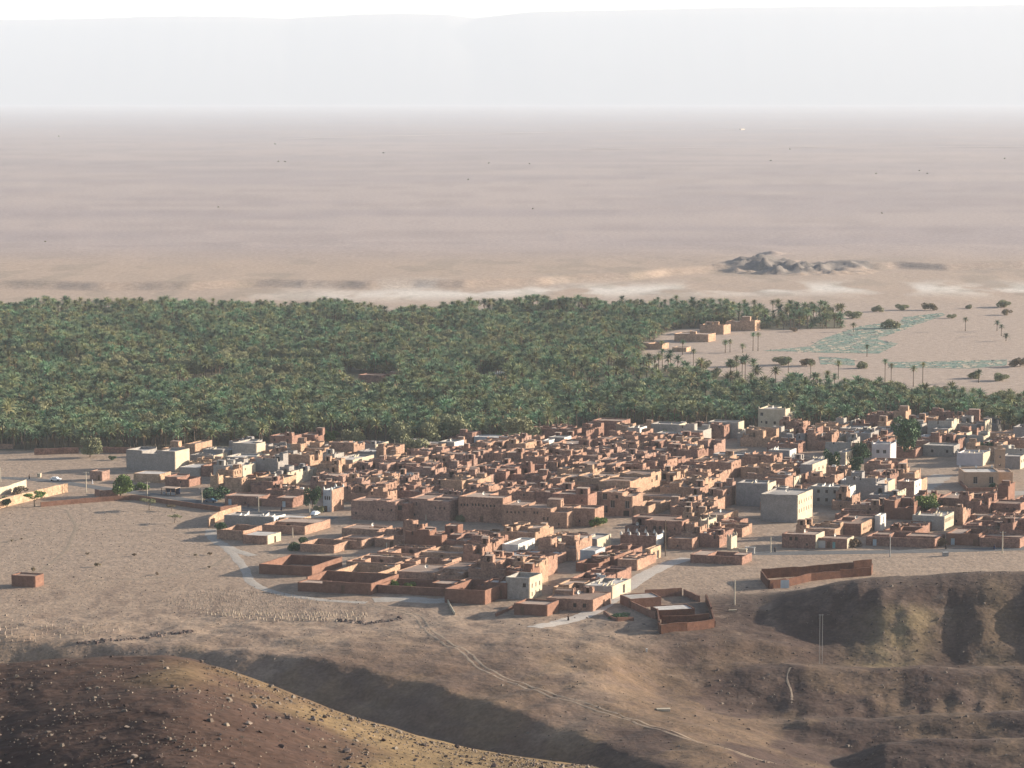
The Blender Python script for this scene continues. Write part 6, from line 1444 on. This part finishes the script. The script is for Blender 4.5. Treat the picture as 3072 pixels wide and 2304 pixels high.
ga = [p for p in g if p[0] / p[1] > -.14]; gb = [p for p in g if p[0] / p[1] <= -.14]
g = ga[:200] + gb[:80] + ga[200:] + gb[80:]
bm = bmesh.new()
mb = MB(); mb.box(-.22, .22, -.09, .09, -.25, .42); n_ = len(mb.v); mb.v += [(-.22, -.09, .42), (.22, -.09, .42), (.22, .09, .42), (-.22, .09, .42), (-.06, -.06, .62), (.1, -.05, .58), (.08, .06, .57), (-.05, .06, .62)]
for q in ((4, 5, 6, 7), (0, 1, 5, 4), (1, 2, 6, 5), (2, 3, 7, 6), (3, 0, 4, 7)): mb.f.append(tuple(n_ + i for i in q)); mb.m.append(0)
GS = [mb.mesh('grave_stone', [m]) for m in (mat('pale grave stone', (0.215, 0.18, 0.148)), M_rock[3], M_rock[0])]
ends = [(p[0] / p[1]) for p in g]
for k, p in enumerate(g[:280]):
    o = link('grave_stone', GS[srng.choice((0, 0, 0, 1, 1, 2) if p[0] / p[1] > -.15 else (1, 2, 2))], None, p, .9 + srng.uniform(-.3, .3)); s = srng.uniform(.65, 1.15); o.scale = (s, s, s * srng.uniform(.8, 1.3))
    sh = 'pale' if o.data is GS[0] else 'grey' if o.data is GS[1] else 'dark'
    t = p[0] / p[1]; z = 'sunward end' if t > -.075 else 'middle' if t > -.11 else 'shaded end' if t > -.15 else 'far western patch'
    tag(o, f'small {sh} upright grave stone in the front rows of the cemetery {z}', 'grave stone', 'grave stones of the cemetery')
stone_stuff('grave_stones', [(p, .33) for p in g[280:]], [GS[0].materials[0], M_rock[3]], 'field of small upright stones in the cemetery', up=True, seed=6)
# rows of piled dark stones
pts = []
for line in ([(226, 1929), (328, 1922), (430, 1915), (500, 1902), (583, 1895)], [(1008, 1860), (1060, 1866), (1106, 1870), (1150, 1863), (1208, 1857)]):
    for (a, b) in zip(line[:-1], line[1:]):
        for q in range(34):
            t = srng.random(); P = hit(a[0] + (b[0] - a[0]) * t + srng.uniform(-6, 6), a[1] + (b[1] - a[1]) * t + srng.uniform(-4, 4)); pts.append((P, .3 * math.exp(srng.gauss(0, .4))))
stone_stuff('stone_rows', pts, [M_rock[1], M_rock[2], M_rock[0]], 'broken lines of piled dark stones below the cemetery', seed=7)
gate()
